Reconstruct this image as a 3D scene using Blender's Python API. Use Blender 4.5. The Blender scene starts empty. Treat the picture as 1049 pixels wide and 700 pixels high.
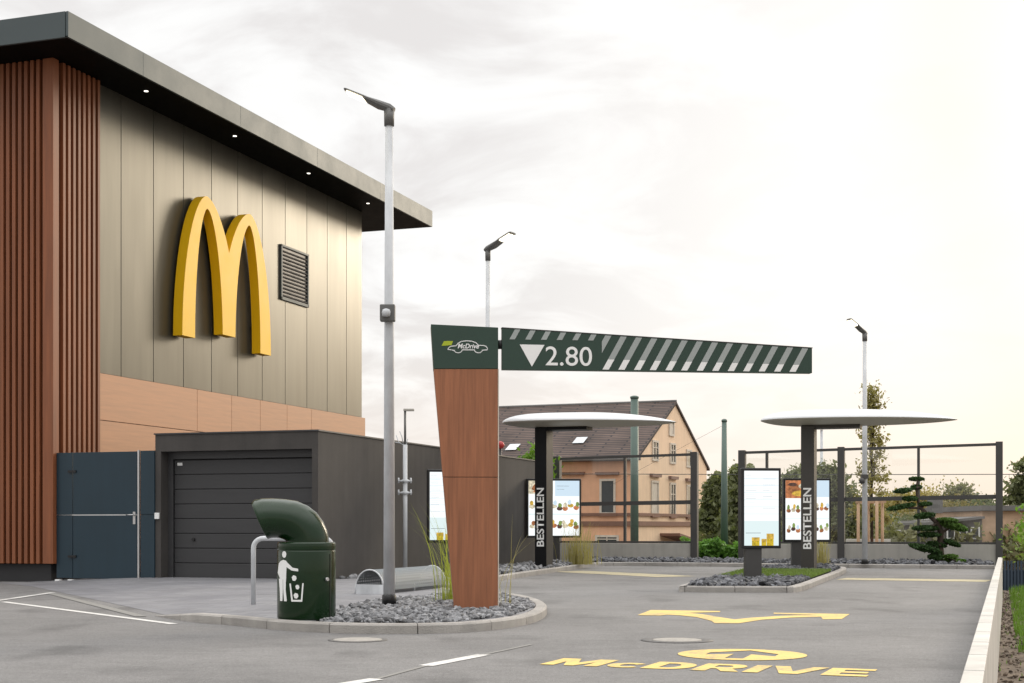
import bpy, bmesh, math, random
import numpy as np
from mathutils import Vector, Matrix
R = math.radians
random.seed(7); RNG = np.random.default_rng(7)
S = bpy.context.scene
COL = S.collection
F = 1481.0; CX = 524.5; HY = 540.0; EYE = 1.0
# ------------------------------------------------------------------ frames
U = Vector((.3242, .9460, 0)); V = Vector((.9460, -.3242, 0))
C0 = Vector((-8.27, 26.2, 0))                       # restaurant corner
def W(t, v, z): return C0 + U*t + V*v + Vector((0, 0, z))
def G(px, py, z=0.0):                                # survey: picture measurement -> ground point
    d = F*(EYE-z)/(py-HY); return Vector(((px-CX)/F*d, d, z))
def on(px, py, P0, d):                               # survey: measurement on a vertical plane -> (s, z)
    r = (px-CX)/F; s = (r*P0.y-P0.x)/(d.x-r*d.y); dep = P0.y+d.y*s
    return s, EYE-(py-HY)*dep/F
# ------------------------------------------------------------------ materials
MATS = {}
def nodes(m):
    m.use_nodes = True; nt = m.node_tree
    return nt, nt.nodes, nt.links, nt.nodes['Principled BSDF']
def mat(name, c, rough=.6, metal=0., var=.12, scale=3., bump=0., bscale=40., stretch=(1,1,1), c2=None, detail=4, spec=.5, coat=0, island=0., coords='Object', streak=0.):
    if name in MATS: return MATS[name]
    m = bpy.data.materials.new(name); nt, N, L, B = nodes(m)
    B.inputs['Roughness'].default_value = rough; B.inputs['Metallic'].default_value = metal
    B.inputs['Specular IOR Level'].default_value = spec
    if coat: B.inputs['Coat Weight'].default_value = coat; B.inputs['Coat Roughness'].default_value = .08
    tc = N.new('ShaderNodeTexCoord'); mp = N.new('ShaderNodeMapping'); mp.inputs['Scale'].default_value = stretch
    L.new(tc.outputs[coords], mp.inputs['Vector'])
    n = N.new('ShaderNodeTexNoise'); n.inputs['Scale'].default_value = scale; n.inputs['Detail'].default_value = detail
    n.inputs['Roughness'].default_value = .6
    L.new(mp.outputs[0], n.inputs['Vector'])
    cr = N.new('ShaderNodeValToRGB'); c2 = c2 or c
    lo = [max(0, x*(1-var)) for x in c]; hi = [x*(1+var) for x in c2]
    cr.color_ramp.elements[0].position = .3; cr.color_ramp.elements[1].position = .7
    cr.color_ramp.elements[0].color = (*lo, 1); cr.color_ramp.elements[1].color = (*hi, 1)
    L.new(n.outputs['Fac'], cr.inputs['Fac']); out = cr.outputs['Color']
    if island:
        g = N.new('ShaderNodeNewGeometry'); mr = N.new('ShaderNodeMapRange')
        mr.inputs['To Min'].default_value = 1-island; mr.inputs['To Max'].default_value = 1+island
        L.new(g.outputs['Random Per Island'], mr.inputs['Value'])
        mx = N.new('ShaderNodeVectorMath'); mx.operation = 'SCALE'
        L.new(out, mx.inputs[0]); L.new(mr.outputs[0], mx.inputs['Scale']); out = mx.outputs[0]
    if streak:
        n3 = N.new('ShaderNodeTexNoise'); n3.inputs['Scale'].default_value = 1.0; n3.inputs['Detail'].default_value = 6
        mp3 = N.new('ShaderNodeMapping'); mp3.inputs['Scale'].default_value = (6, 6, .5)
        L.new(tc.outputs[coords], mp3.inputs['Vector']); L.new(mp3.outputs[0], n3.inputs['Vector'])
        mr = N.new('ShaderNodeMapRange'); mr.inputs['From Min'].default_value = .35; mr.inputs['From Max'].default_value = .7
        mr.inputs['To Min'].default_value = 1-streak; mr.inputs['To Max'].default_value = 1+streak*.5
        L.new(n3.outputs['Fac'], mr.inputs['Value'])
        mx = N.new('ShaderNodeVectorMath'); mx.operation = 'SCALE'
        L.new(out, mx.inputs[0]); L.new(mr.outputs[0], mx.inputs['Scale']); out = mx.outputs[0]
    L.new(out, B.inputs['Base Color'])
    mr2 = N.new('ShaderNodeMapRange'); mr2.inputs['To Min'].default_value = max(.03, rough-.08); mr2.inputs['To Max'].default_value = min(1, rough+.08)
    L.new(n.outputs['Fac'], mr2.inputs['Value']); L.new(mr2.outputs[0], B.inputs['Roughness'])
    if bump:
        n2 = N.new('ShaderNodeTexNoise'); n2.inputs['Scale'].default_value = bscale; n2.inputs['Detail'].default_value = 3
        L.new(mp.outputs[0], n2.inputs['Vector'])
        b = N.new('ShaderNodeBump'); b.inputs['Strength'].default_value = min(1, bump*3); b.inputs['Distance'].default_value = bump*.05
        L.new(n2.outputs['Fac'], b.inputs['Height']); L.new(b.outputs[0], B.inputs['Normal'])
    MATS[name] = m; return m
def emis(name, c, s, var=0):
    if name in MATS: return MATS[name]
    m = bpy.data.materials.new(name); nt, N, L, B = nodes(m)
    B.inputs['Base Color'].default_value = (.02, .02, .02, 1); B.inputs['Roughness'].default_value = .15
    B.inputs['Emission Color'].default_value = (*c, 1); B.inputs['Emission Strength'].default_value = s
    if var:
        n = N.new('ShaderNodeTexNoise'); n.inputs['Scale'].default_value = var; tc = N.new('ShaderNodeTexCoord')
        L.new(tc.outputs['Object'], n.inputs['Vector'])
        r = N.new('ShaderNodeValToRGB'); r.color_ramp.elements[0].position = .35; r.color_ramp.elements[1].position = .65
        r.color_ramp.elements[0].color = (*[x*.5 for x in c], 1); r.color_ramp.elements[1].color = (*c, 1)
        L.new(n.outputs['Fac'], r.inputs['Fac']); L.new(r.outputs[0], B.inputs['Emission Color'])
    MATS[name] = m; return m
def leafmat(name, c, var=.35, tr=.25):
    if name in MATS: return MATS[name]
    m = mat(name, c, rough=.6, var=.25, scale=1.2, island=var, spec=.3)
    nt = m.node_tree; N = nt.nodes; L = nt.links; B = N['Principled BSDF']; O = N['Material Output']
    t = N.new('ShaderNodeBsdfTranslucent'); t.inputs['Color'].default_value = (min(1, c[0]*1.8), min(1, c[1]*1.9), c[2], 1)
    mx = N.new('ShaderNodeMixShader'); mx.inputs[0].default_value = tr
    L.new(B.outputs[0], mx.inputs[1]); L.new(t.outputs[0], mx.inputs[2]); L.new(mx.outputs[0], O.inputs['Surface'])
    return m

def m_asphalt():
    m = bpy.data.materials.new('asphalt'); nt, N, L, B = nodes(m)
    tc = N.new('ShaderNodeTexCoord')
    def noise(s, d=4, st=(1,1,1)):
        mp = N.new('ShaderNodeMapping'); mp.inputs['Scale'].default_value = st
        L.new(tc.outputs['Object'], mp.inputs['Vector'])
        n = N.new('ShaderNodeTexNoise'); n.inputs['Scale'].default_value = s; n.inputs['Detail'].default_value = d
        L.new(mp.outputs[0], n.inputs['Vector']); return n.outputs['Fac']
    def rng(x, a, b, c, d):
        r = N.new('ShaderNodeMapRange'); L.new(x, r.inputs['Value'])
        for k, v in zip(('From Min','From Max','To Min','To Max'), (a,b,c,d)): r.inputs[k].default_value = v
        return r.outputs[0]
    def mul(a, b):
        r = N.new('ShaderNodeMath'); r.operation = 'MULTIPLY'; L.new(a, r.inputs[0]); L.new(b, r.inputs[1]); return r.outputs[0]
    big = rng(noise(.35, 6), .3, .7, .80, 1.16)
    mid = rng(noise(2.2, 6, (1, 2.2, 1)), .3, .7, .93, 1.07)
    fine = rng(noise(150, 3), .3, .7, .55, 1.5)
    stain = rng(noise(.9, 8, (1.3, .8, 1)), .55, .70, 1.0, .70)
    v = mul(mul(mul(mul(big, mid), fine), stain), mul(rng(noise(42, 2), .3, .7, .82, 1.2), rng(noise(11, 3), .3, .7, .92, 1.08)))
    cr = N.new('ShaderNodeVectorMath'); cr.operation = 'SCALE'; cr.inputs[0].default_value = (.178, .174, .170)
    L.new(v, cr.inputs['Scale']); L.new(cr.outputs[0], B.inputs['Base Color'])
    B.inputs['Roughness'].default_value = .82; B.inputs['Specular IOR Level'].default_value = .35
    b = N.new('ShaderNodeBump'); b.inputs['Strength'].default_value = .5; b.inputs['Distance'].default_value = .004
    L.new(noise(120, 3), b.inputs['Height']); L.new(b.outputs[0], B.inputs['Normal'])
    return m
def m_paving():
    m = bpy.data.materials.new('concrete_pavers'); nt, N, L, B = nodes(m)
    tc = N.new('ShaderNodeTexCoord'); mp = N.new('ShaderNodeMapping'); mp.inputs['Rotation'].default_value = (0, 0, R(18.9))
    L.new(tc.outputs['Object'], mp.inputs['Vector'])
    br = N.new('ShaderNodeTexBrick'); br.inputs['Scale'].default_value = 1.0
    br.inputs['Brick Width'].default_value = .4; br.inputs['Row Height'].default_value = .2; br.inputs['Mortar Size'].default_value = .005
    br.inputs['Color1'].default_value = (.235, .235, .245, 1); br.inputs['Color2'].default_value = (.185, .185, .20, 1); br.inputs['Mortar'].default_value = (.10, .10, .10, 1)
    L.new(mp.outputs[0], br.inputs['Vector'])
    n = N.new('ShaderNodeTexNoise'); n.inputs['Scale'].default_value = 1.1; n.inputs['Detail'].default_value = 7; L.new(tc.outputs['Object'], n.inputs['Vector'])
    r = N.new('ShaderNodeMapRange'); r.inputs['From Min'].default_value = .3; r.inputs['From Max'].default_value = .7; r.inputs['To Min'].default_value = .85; r.inputs['To Max'].default_value = 1.12
    L.new(n.outputs['Fac'], r.inputs['Value'])
    s = N.new('ShaderNodeVectorMath'); s.operation = 'SCALE'; L.new(br.outputs['Color'], s.inputs[0]); L.new(r.outputs[0], s.inputs['Scale'])
    L.new(s.outputs[0], B.inputs['Base Color']); B.inputs['Roughness'].default_value = .75
    return m
def m_roof():
    m = bpy.data.materials.new('clay_tiles'); nt, N, L, B = nodes(m)
    tc = N.new('ShaderNodeTexCoord')
    br = N.new('ShaderNodeTexBrick'); br.inputs['Scale'].default_value = 1.0; br.inputs['Brick Width'].default_value = 2.4; br.inputs['Row Height'].default_value = .27
    br.inputs['Mortar Size'].default_value = .06; br.inputs['Bias'].default_value = 0
    br.inputs['Color1'].default_value = (.125, .085, .068, 1); br.inputs['Color2'].default_value = (.085, .058, .047, 1); br.inputs['Mortar'].default_value = (.028, .022, .022, 1)
    L.new(tc.outputs['UV'], br.inputs['Vector'])
    n = N.new('ShaderNodeTexNoise'); n.inputs['Scale'].default_value = .6; n.inputs['Detail'].default_value = 8; L.new(tc.outputs['UV'], n.inputs['Vector'])
    r = N.new('ShaderNodeMapRange'); r.inputs['From Min'].default_value = .3; r.inputs['From Max'].default_value = .7; r.inputs['To Min'].default_value = .7; r.inputs['To Max'].default_value = 1.4
    L.new(n.outputs['Fac'], r.inputs['Value'])
    s = N.new('ShaderNodeVectorMath'); s.operation = 'SCALE'; L.new(br.outputs['Color'], s.inputs[0]); L.new(r.outputs[0], s.inputs['Scale'])
    L.new(s.outputs[0], B.inputs['Base Color']); B.inputs['Roughness'].default_value = .85
    return m
def m_perf():
    m = bpy.data.materials.new('perforated_steel'); nt, N, L, B = nodes(m); O = N['Material Output']
    B.inputs['Base Color'].default_value = (.165, .19, .205, 1); B.inputs['Metallic'].default_value = .0; B.inputs['Roughness'].default_value = .6
    tc = N.new('ShaderNodeTexCoord'); mp = N.new('ShaderNodeMapping'); mp.inputs['Scale'].default_value = (19, 19, 1); mp.inputs['Rotation'].default_value = (0, 0, R(45))
    L.new(tc.outputs['UV'], mp.inputs['Vector'])
    fr = N.new('ShaderNodeVectorMath'); fr.operation = 'FRACTION'; L.new(mp.outputs[0], fr.inputs[0])
    sb = N.new('ShaderNodeVectorMath'); sb.operation = 'DISTANCE'; sb.inputs[1].default_value = (.5, .5, 0); L.new(fr.outputs[0], sb.inputs[0])
    lt = N.new('ShaderNodeMath'); lt.operation = 'LESS_THAN'; lt.inputs[1].default_value = .20; L.new(sb.outputs['Value'], lt.inputs[0])
    t = N.new('ShaderNodeBsdfTransparent'); mx = N.new('ShaderNodeMixShader')
    L.new(lt.outputs[0], mx.inputs[0]); L.new(B.outputs[0], mx.inputs[1]); L.new(t.outputs[0], mx.inputs[2]); L.new(mx.outputs[0], O.inputs['Surface'])
    return m
def m_glass():
    m = bpy.data.materials.new('clear_glass'); nt, N, L, B = nodes(m); O = N['Material Output']
    t = N.new('ShaderNodeBsdfTransparent'); t.inputs['Color'].default_value = (.93, .94, .925, 1)
    g = N.new('ShaderNodeBsdfGlossy'); g.inputs['Roughness'].default_value = .02; g.inputs['Color'].default_value = (.9, .9, .9, 1)
    n = N.new('ShaderNodeTexNoise'); n.inputs['Scale'].default_value = 1.5
    r = N.new('ShaderNodeMapRange'); r.inputs['To Min'].default_value = .03; r.inputs['To Max'].default_value = .09
    L.new(n.outputs['Fac'], r.inputs['Value'])
    mx = N.new('ShaderNodeMixShader'); L.new(r.outputs[0], mx.inputs[0]); L.new(t.outputs[0], mx.inputs[1]); L.new(g.outputs[0], mx.inputs[2])
    L.new(mx.outputs[0], O.inputs['Surface']); return m

M = dict(
 asphalt=m_asphalt(), paving=m_paving(), tiles=m_roof(), perf=m_perf(), glass=m_glass(),
 soil=mat('dry_soil', (.15, .115, .085), .95, var=.45, scale=2.2, bump=.6, bscale=12),
 slat=mat('brown_timber_slat', (.25, .083, .032), .5, island=.13, var=.18, scale=2.5, stretch=(6,6,.35), streak=.12),
 slatback=mat('dark_brown_board', (.018, .007, .005), .7, var=.2),
 plinth=mat('black_plinth', (.025, .025, .027), .6),
 panel=mat('champagne_metal', (.113, .109, .090), .32, metal=.62, island=.06, var=.05, scale=1.2, stretch=(1,1,.3), streak=.08),
 seam=mat('dark_joint', (.045, .043, .038), .7),
 band=mat('pale_timber_laminate', (.52, .27, .145), .5, island=.05, var=.10, scale=2.2, stretch=(.5,.5,9), detail=8),
 fascia=mat('grey_fascia_metal', (.072, .092, .096), .5, metal=.15, var=.04, scale=1.5),
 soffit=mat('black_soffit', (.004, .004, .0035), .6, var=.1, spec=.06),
 dark=mat('anthracite_render', (.062, .057, .053), .85, var=.16, scale=1.6, bump=.12, bscale=60, streak=.10),
 door=mat('anthracite_door', (.045, .045, .047), .5, var=.08, scale=1, stretch=(1,1,6)),
 doorframe=mat('charcoal_frame', (.05, .05, .052), .45),
 gate=mat('petrol_sheet_steel', (.013, .034, .050), .42, var=.07, scale=1.2, streak=.06),
 steel=mat('stainless_steel', (.62, .62, .62), .3, metal=.9),
 galv=mat('galvanised_steel', (.60, .62, .64), .6, metal=.05, var=.16, scale=5, stretch=(1,1,.5), streak=.12),
 black=mat('black_metal', (.012, .012, .013), .4),
 headgrey=mat('lamp_grey', (.13, .13, .125), .5),
 yellow=mat('golden_yellow_plastic', (.94, .55, .008), .42, var=.03, spec=.3),
 green=mat('dark_green_sheet', (.022, .052, .037), .42, var=.05),
 pylon=mat('red_timber_laminate', (.32, .122, .056), .45, var=.24, scale=5, stretch=(7,7,.30), detail=8, streak=.10),
 edge=mat('pale_edge', (.62, .55, .47), .5),
 white=mat('white_paint', (.88, .88, .87), .5, var=.03),
 stripegrey2=mat('skylight_glass', (.55,.58,.60), .2),
 stripegrey=mat('slash_grey', (.36, .39, .38), .35, var=.05),
 lime=mat('lime_print', (.42, .50, .02), .5),
 bin=mat('bottle_green_gloss', (.005, .024, .006), .25, var=.12, scale=3, coat=.22, spec=.35),
 binin=mat('bin_inside', (.01, .01, .01), .9),
 kerb=mat('concrete_kerb', (.36, .34, .315), .85, var=.16, scale=4, bump=.25, bscale=70, island=.10),
 kerbdark=mat('old_concrete', (.20, .20, .195), .85, var=.15, scale=4),
 concrete=mat('light_concrete', (.40, .385, .35), .85, var=.09, scale=1.5, bump=.15, bscale=50, streak=.10),
 whitewall=mat('white_concrete', (.52, .50, .46), .8, var=.16, scale=3, bump=.15, bscale=60, island=.05),
 stone=mat('basalt_gravel', (.215, .217, .225), .8, var=.3, scale=14, island=.55),
 stone2=mat('dark_slate_gravel', (.105, .108, .118), .8, var=.3, scale=14, island=.6),
 gravelbed=mat('gravel_bed', (.07, .07, .072), .95, var=.4, scale=20),
 lawn=mat('lawn_earth', (.055, .085, .02), .95, var=.3, scale=6),
 turf=leafmat('grass_blade', (.13, .19, .045)),
 roadwhite=mat('white_road_paint', (.66, .65, .62), .7, var=.14, scale=22, detail=7),
 roadfaded=mat('worn_road_paint', (.235, .23, .215), .8, var=.16, scale=18, detail=7),
 roadyellow=mat('yellow_road_paint', (.74, .53, .155), .7, var=.14, scale=22, detail=7),
 roadyellow2=mat('pale_yellow_road_paint', (.47, .41, .25), .75, var=.14, scale=12, detail=7),
 manhole=mat('manhole_concrete', (.33, .31, .28), .8, var=.2, scale=20),
 iron=mat('cast_iron', (.11, .105, .10), .6, var=.3, scale=40),
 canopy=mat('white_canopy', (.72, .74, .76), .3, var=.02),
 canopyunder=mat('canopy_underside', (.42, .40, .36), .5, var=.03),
 post1=mat('gloss_black_post', (.007, .007, .008), .5, spec=.25, var=.05),
 post2=mat('brown_grey_post', (.050, .045, .040), .45, var=.05),
 fence=mat('anthracite_steel', (.060, .058, .056), .5, var=.06),
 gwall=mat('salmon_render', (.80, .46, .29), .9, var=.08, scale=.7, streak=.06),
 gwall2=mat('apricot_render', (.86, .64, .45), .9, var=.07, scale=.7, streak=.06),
 brownband=mat('brown_stucco', (.22, .12, .085), .8),
 trim=mat('cream_trim', (.62, .56, .48), .8),
 pane=mat('window_glass', (.05, .06, .065), .08, var=.3, scale=.6),
 polegreen=mat('green_grey_pole', (.11, .165, .14), .5, var=.10, streak=.1),
 bark=mat('bark', (.07, .05, .038), .95, var=.3, scale=8),
 stake=mat('stake_wood', (.52, .34, .22), .8, var=.15, scale=5, stretch=(4,4,.5)),
 greyroof=mat('grey_felt_roof', (.16, .155, .15), .85),
 bluefence=mat('blue_grey_slats', (.035, .055, .085), .6),
 red=mat('red_plastic', (.45, .03, .03), .4),
)
def wear(m, lo=.50, hi=.66, sc=22):
    nt = m.node_tree; N = nt.nodes; L = nt.links; B = N['Principled BSDF']; src = B.inputs['Base Color'].links[0].from_socket
    tc = N.new('ShaderNodeTexCoord'); n = N.new('ShaderNodeTexNoise'); n.inputs['Scale'].default_value = sc; n.inputs['Detail'].default_value = 9; n.inputs['Roughness'].default_value = .75
    L.new(tc.outputs['Object'], n.inputs['Vector']); n2 = N.new('ShaderNodeTexNoise'); n2.inputs['Scale'].default_value = 2.2; n2.inputs['Detail'].default_value = 4; L.new(tc.outputs['Object'], n2.inputs['Vector'])
    a = N.new('ShaderNodeMath'); a.operation = 'MULTIPLY_ADD'; a.inputs[1].default_value = .5; L.new(n2.outputs['Fac'], a.inputs[0]); L.new(n.outputs['Fac'], a.inputs[2])
    r = N.new('ShaderNodeMapRange'); r.inputs['From Min'].default_value = lo+.25; r.inputs['From Max'].default_value = hi+.25; r.inputs['To Max'].default_value = .8; L.new(a.outputs[0], r.inputs['Value'])
    mx = N.new('ShaderNodeMix'); mx.data_type = 'RGBA'; L.new(r.outputs[0], mx.inputs[0]); L.new(src, mx.inputs[6]); mx.inputs[7].default_value = (.19, .185, .18, 1); L.new(mx.outputs[2], B.inputs['Base Color'])
for k_ in ('roadwhite', 'roadyellow', 'roadyellow2'): wear(M[k_])
# ------------------------------------------------------------------ object helpers
def tag(o, label=None, cat=None, group=None, kind=None):
    if label: o['label'] = label
    if cat: o['category'] = cat
    if group: o['group'] = group
    if kind: o['kind'] = kind
    return o
def empty(name, loc=(0,0,0), label=None, cat=None, group=None, rz=0):
    o = bpy.data.objects.new(name, None); COL.objects.link(o); o.location = loc; o.rotation_euler = (0, 0, rz)
    o.empty_display_size = .2
    return tag(o, label, cat, group)
def wloc(o):
    v = Vector(o.location)
    return v + wloc(o.parent) if o.parent else v
class MB:
    """collects shapes into one mesh; points may be in world or local coordinates"""
    def __init__(s): s.bm = bmesh.new(); s.mi = 0; s.uv = None
    def face(s, pts):
        f = s.bm.faces.new([s.bm.verts.new(p) for p in pts]); f.material_index = s.mi; return f
    def box(s, c, d, rz=0, mx=None):
        m = mx or Matrix.Rotation(rz, 3, 'Z'); c = Vector(c)
        vs = [s.bm.verts.new(c + m @ Vector((x*d[0]/2, y*d[1]/2, z*d[2]/2))) for x in (-1,1) for y in (-1,1) for z in (-1,1)]
        for q in ((0,1,3,2),(4,6,7,5),(0,4,5,1),(2,3,7,6),(0,2,6,4),(1,5,7,3)):
            f = s.bm.faces.new([vs[i] for i in q]); f.material_index = s.mi
        return s
    def span(s, a, b, P=W):   # box between two corners in a frame
        t0,v0,z0 = a; t1,v1,z1 = b
        vs = [s.bm.verts.new(P(t,v,z)) for t in (t0,t1) for v in (v0,v1) for z in (z0,z1)]
        for q in ((0,1,3,2),(4,6,7,5),(0,4,5,1),(2,3,7,6),(0,2,6,4),(1,5,7,3)):
            f = s.bm.faces.new([vs[i] for i in q]); f.material_index = s.mi
        return s
    def prism(s, pts, off, cap=True):
        off = Vector(off); a = [s.bm.verts.new(p) for p in pts]; b = [s.bm.verts.new(Vector(p)+off) for p in pts]; n = len(a)
        for i in range(n):
            f = s.bm.faces.new((a[i], a[(i+1)%n], b[(i+1)%n], b[i])); f.material_index = s.mi
        if cap:
            for q in (a[::-1], b):
                f = s.bm.faces.new(q); f.material_index = s.mi
        return s
    def tube(s, path, rad, n=10, caps=True):
        path = [Vector(p) for p in path]; rad = rad if hasattr(rad, '__len__') else [rad]*len(path); rings = []
        up = None
        for i, p in enumerate(path):
            d = (path[min(i+1, len(path)-1)]-path[max(i-1, 0)]).normalized()
            if up is None:
                up = Vector((0,0,1)) if abs(d.z) < .9 else Vector((0,1,0))
            x = d.cross(up).normalized(); y = x.cross(d).normalized(); up = y
            rings.append([s.bm.verts.new(p + x*rad[i]*math.cos(2*math.pi*k/n) + y*rad[i]*math.sin(2*math.pi*k/n)) for k in range(n)])
        for a, b in zip(rings, rings[1:]):
            for k in range(n):
                f = s.bm.faces.new((a[k], a[(k+1)%n], b[(k+1)%n], b[k])); f.material_index = s.mi; f.smooth = True
        if caps:
            for q in (rings[0][::-1], rings[-1]):
                f = s.bm.faces.new(q); f.material_index = s.mi
        return s
    def lathe(s, prof, c=(0,0,0), n=32):
        c = Vector(c); rings = []
        for r, z in prof:
            rings.append([s.bm.verts.new(c+Vector((r*math.cos(2*math.pi*k/n), r*math.sin(2*math.pi*k/n), z))) for k in range(n)])
        for a, b in zip(rings, rings[1:]):
            for k in range(n):
                f = s.bm.faces.new((a[k], a[(k+1)%n], b[(k+1)%n], b[k])); f.smooth = True; f.material_index = s.mi
        for q in (rings[0][::-1], rings[-1]):
            f = s.bm.faces.new(q); f.material_index = s.mi
        return s
    def ribbon(s, pts, w, to3):     # flat stroke of width w in a plane given by to3(x,y)
        for a, b in zip(pts, pts[1:]):
            a = Vector(a); b = Vector(b); d = (b-a); 
            if d.length < 1e-6: continue
            d.normalize(); n = Vector((-d.y, d.x))*w/2; e = d*w*.3
            s.face([to3(*(a-e-n)), to3(*(b+e-n)), to3(*(b+e+n)), to3(*(a-e+n))])
        return s
    def build(s, name, m, parent=None, bevel=0, world=True, recalc=True):
        me = bpy.data.meshes.new(name)
        if recalc: bmesh.ops.recalc_face_normals(s.bm, faces=s.bm.faces)
        if parent is not None and world:
            bmesh.ops.translate(s.bm, verts=s.bm.verts, vec=-wloc(parent))
        s.bm.to_mesh(me); s.bm.free()
        for k in (m if isinstance(m, (list, tuple)) else [m]): me.materials.append(k)
        o = bpy.data.objects.new(name, me); COL.objects.link(o); o.parent = parent
        if bevel:
            b = o.modifiers.new('bevel', 'BEVEL'); b.width = bevel; b.segments = 2; b.limit_method = 'ANGLE'; b.angle_limit = R(35)
        return o
def raw(name, verts, faces, m, parent=None, smooth=False):
    me = bpy.data.meshes.new(name)
    if parent is not None: verts = np.asarray(verts) - np.array(wloc(parent))
    me.from_pydata(np.asarray(verts).tolist(), [], faces.tolist() if hasattr(faces, 'tolist') else faces)
    me.materials.append(m); o = bpy.data.objects.new(name, me); COL.objects.link(o); o.parent = parent
    if smooth: me.polygons.foreach_set('use_smooth', [True]*len(me.polygons))
    return o
def dup(o, parent=None):
    c = o.copy(); COL.objects.link(c); c.parent = parent
    for ch in list(o.children): dup(ch, c)
    return c
def structure(o, **k): o['kind'] = 'structure'; return tag(o, **k)
def text_mesh(txt, name, m, parent, to3, w=None, h=None, depth=0.0, bold=0.0, italic=0.0, space=1.0):
    """lettering: laid out flat, scaled to w x h, then mapped by to3(x,y) onto its surface"""
    cu = bpy.data.curves.new(name, 'FONT'); cu.body = txt; cu.size = 1; cu.offset = bold; cu.shear = italic; cu.space_character = space
    cu.resolution_u = 6
    ob = bpy.data.objects.new(name, cu); COL.objects.link(ob)
    dg = bpy.context.evaluated_depsgraph_get(); dg.update()
    me = bpy.data.meshes.new_from_object(ob.evaluated_get(dg)); bpy.data.objects.remove(ob); bpy.data.curves.remove(cu)
    co = np.array([v.co[:] for v in me.vertices]); lo = co.min(0); hi = co.max(0); sz = hi-lo
    sy = h/sz[1] if h else w/sz[0]; sx = w/sz[0] if w else sy
    off = wloc(parent) if parent else Vector()
    for v in me.vertices:
        v.co = Vector(to3((v.co.x-lo[0])*sx, (v.co.y-lo[1])*sy)) - off
    me.materials.clear(); me.materials.append(m)
    o = bpy.data.objects.new(name, me); COL.objects.link(o); o.parent = parent
    return o
def fill2d(name, loops, m, parent, to3):
    cu = bpy.data.curves.new(name, 'CURVE'); cu.dimensions = '2D'; cu.fill_mode = 'BOTH'
    for lp in loops:
        sp = cu.splines.new('POLY'); sp.points.add(len(lp)-1); sp.use_cyclic_u = True
        for p, q in zip(sp.points, lp): p.co = (q[0], q[1], 0, 1)
    ob = bpy.data.objects.new(name, cu); COL.objects.link(ob)
    dg = bpy.context.evaluated_depsgraph_get(); dg.update()
    me = bpy.data.meshes.new_from_object(ob.evaluated_get(dg)); bpy.data.objects.remove(ob); bpy.data.curves.remove(cu)
    off = wloc(parent) if parent else Vector()
    for v in me.vertices: v.co = Vector(to3(v.co.x, v.co.y)) - off
    me.materials.clear(); me.materials.append(m)
    o = bpy.data.objects.new(name, me); COL.objects.link(o); o.parent = parent
    return o
def sheet(name, poly, zf, m, step=.4, **k):
    bm = bmesh.new(); bm.faces.new([bm.verts.new((p[0], p[1], 0)) for p in poly])
    bmesh.ops.triangulate(bm, faces=bm.faces)
    if step:
        xs = [p[0] for p in poly]; ys = [p[1] for p in poly]
        for ax, lo, hi in ((0, min(xs), max(xs)), (1, min(ys), max(ys))):
            c = lo+step
            while c < hi:
                co = [0,0,0]; no = [0,0,0]; co[ax] = c; no[ax] = 1
                bmesh.ops.bisect_plane(bm, geom=bm.verts[:]+bm.edges[:]+bm.faces[:], plane_co=co, plane_no=no); c += step
    for v in bm.verts: v.co.z = zf(v.co.x, v.co.y) if callable(zf) else zf
    bmesh.ops.recalc_face_normals(bm, faces=bm.faces)
    for f in bm.faces:
        if f.normal.z < 0: f.normal_flip()
        f.smooth = True
    me = bpy.data.meshes.new(name); bm.to_mesh(me); bm.free(); me.materials.append(m)
    o = bpy.data.objects.new(name, me); COL.objects.link(o); return o
def inside(poly, x, y):
    r = False; n = len(poly)
    for i in range(n):
        x1, y1 = poly[i][:2]; x2, y2 = poly[(i+1)%n][:2]
        if (y1 > y) != (y2 > y) and x < (x2-x1)*(y-y1)/(y2-y1)+x1: r = not r
    return r
# ------------------------------------------------------------------ camera, light, sky
cam = bpy.data.cameras.new('camera'); co = bpy.data.objects.new('camera', cam); COL.objects.link(co)
co.location = (0, 0, EYE); co.rotation_euler = (R(90), 0, 0)
cam.sensor_width = 36; cam.lens = F/1049*36; cam.shift_y = (HY-350)/1049; cam.clip_end = 3000; cam.clip_start = .1
S.camera = co
sd = Vector((.60, .76, .27)).normalized()
sun = bpy.data.lights.new('sun', 'SUN'); sun.energy = 1.1; sun.angle = R(14); sun.color = (1, .87, .70)
so = bpy.data.objects.new('sun', sun); COL.objects.link(so); so.rotation_euler = sd.to_track_quat('Z', 'Y').to_euler(); so.location = (30, 10, 30)
world = bpy.data.worlds.new('World'); S.world = world; world.use_nodes = True
nt = world.node_tree; N = nt.nodes; L = nt.links; BG = N['Background']; BG.inputs['Strength'].default_value = .1
sky = N.new('ShaderNodeTexSky'); sky.sky_type = 'NISHITA'; sky.sun_disc = False
sky.sun_elevation = math.asin(sd.z); sky.sun_rotation = math.atan2(sd.x, sd.y); sky.dust_density = 3
tc = N.new('ShaderNodeTexCoord'); sp = N.new('ShaderNodeSeparateXYZ'); L.new(tc.outputs['Generated'], sp.inputs[0])
def math_(op, a, b=None, c=None):
    n = N.new('ShaderNodeMath'); n.operation = op
    for i, x in enumerate((a, b, c)):
        if x is None: continue
        if isinstance(x, (int, float)): n.inputs[i].default_value = x
        else: L.new(x, n.inputs[i])
    return n.outputs[0]
def mrange(x, a, b, c, d, smooth=True):
    r = N.new('ShaderNodeMapRange'); L.new(x, r.inputs['Value'])
    if smooth: r.interpolation_type = 'SMOOTHSTEP'
    for k, v in zip(('From Min','From Max','To Min','To Max'), (a,b,c,d)): r.inputs[k].default_value = v
    return r.outputs[0]
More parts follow.
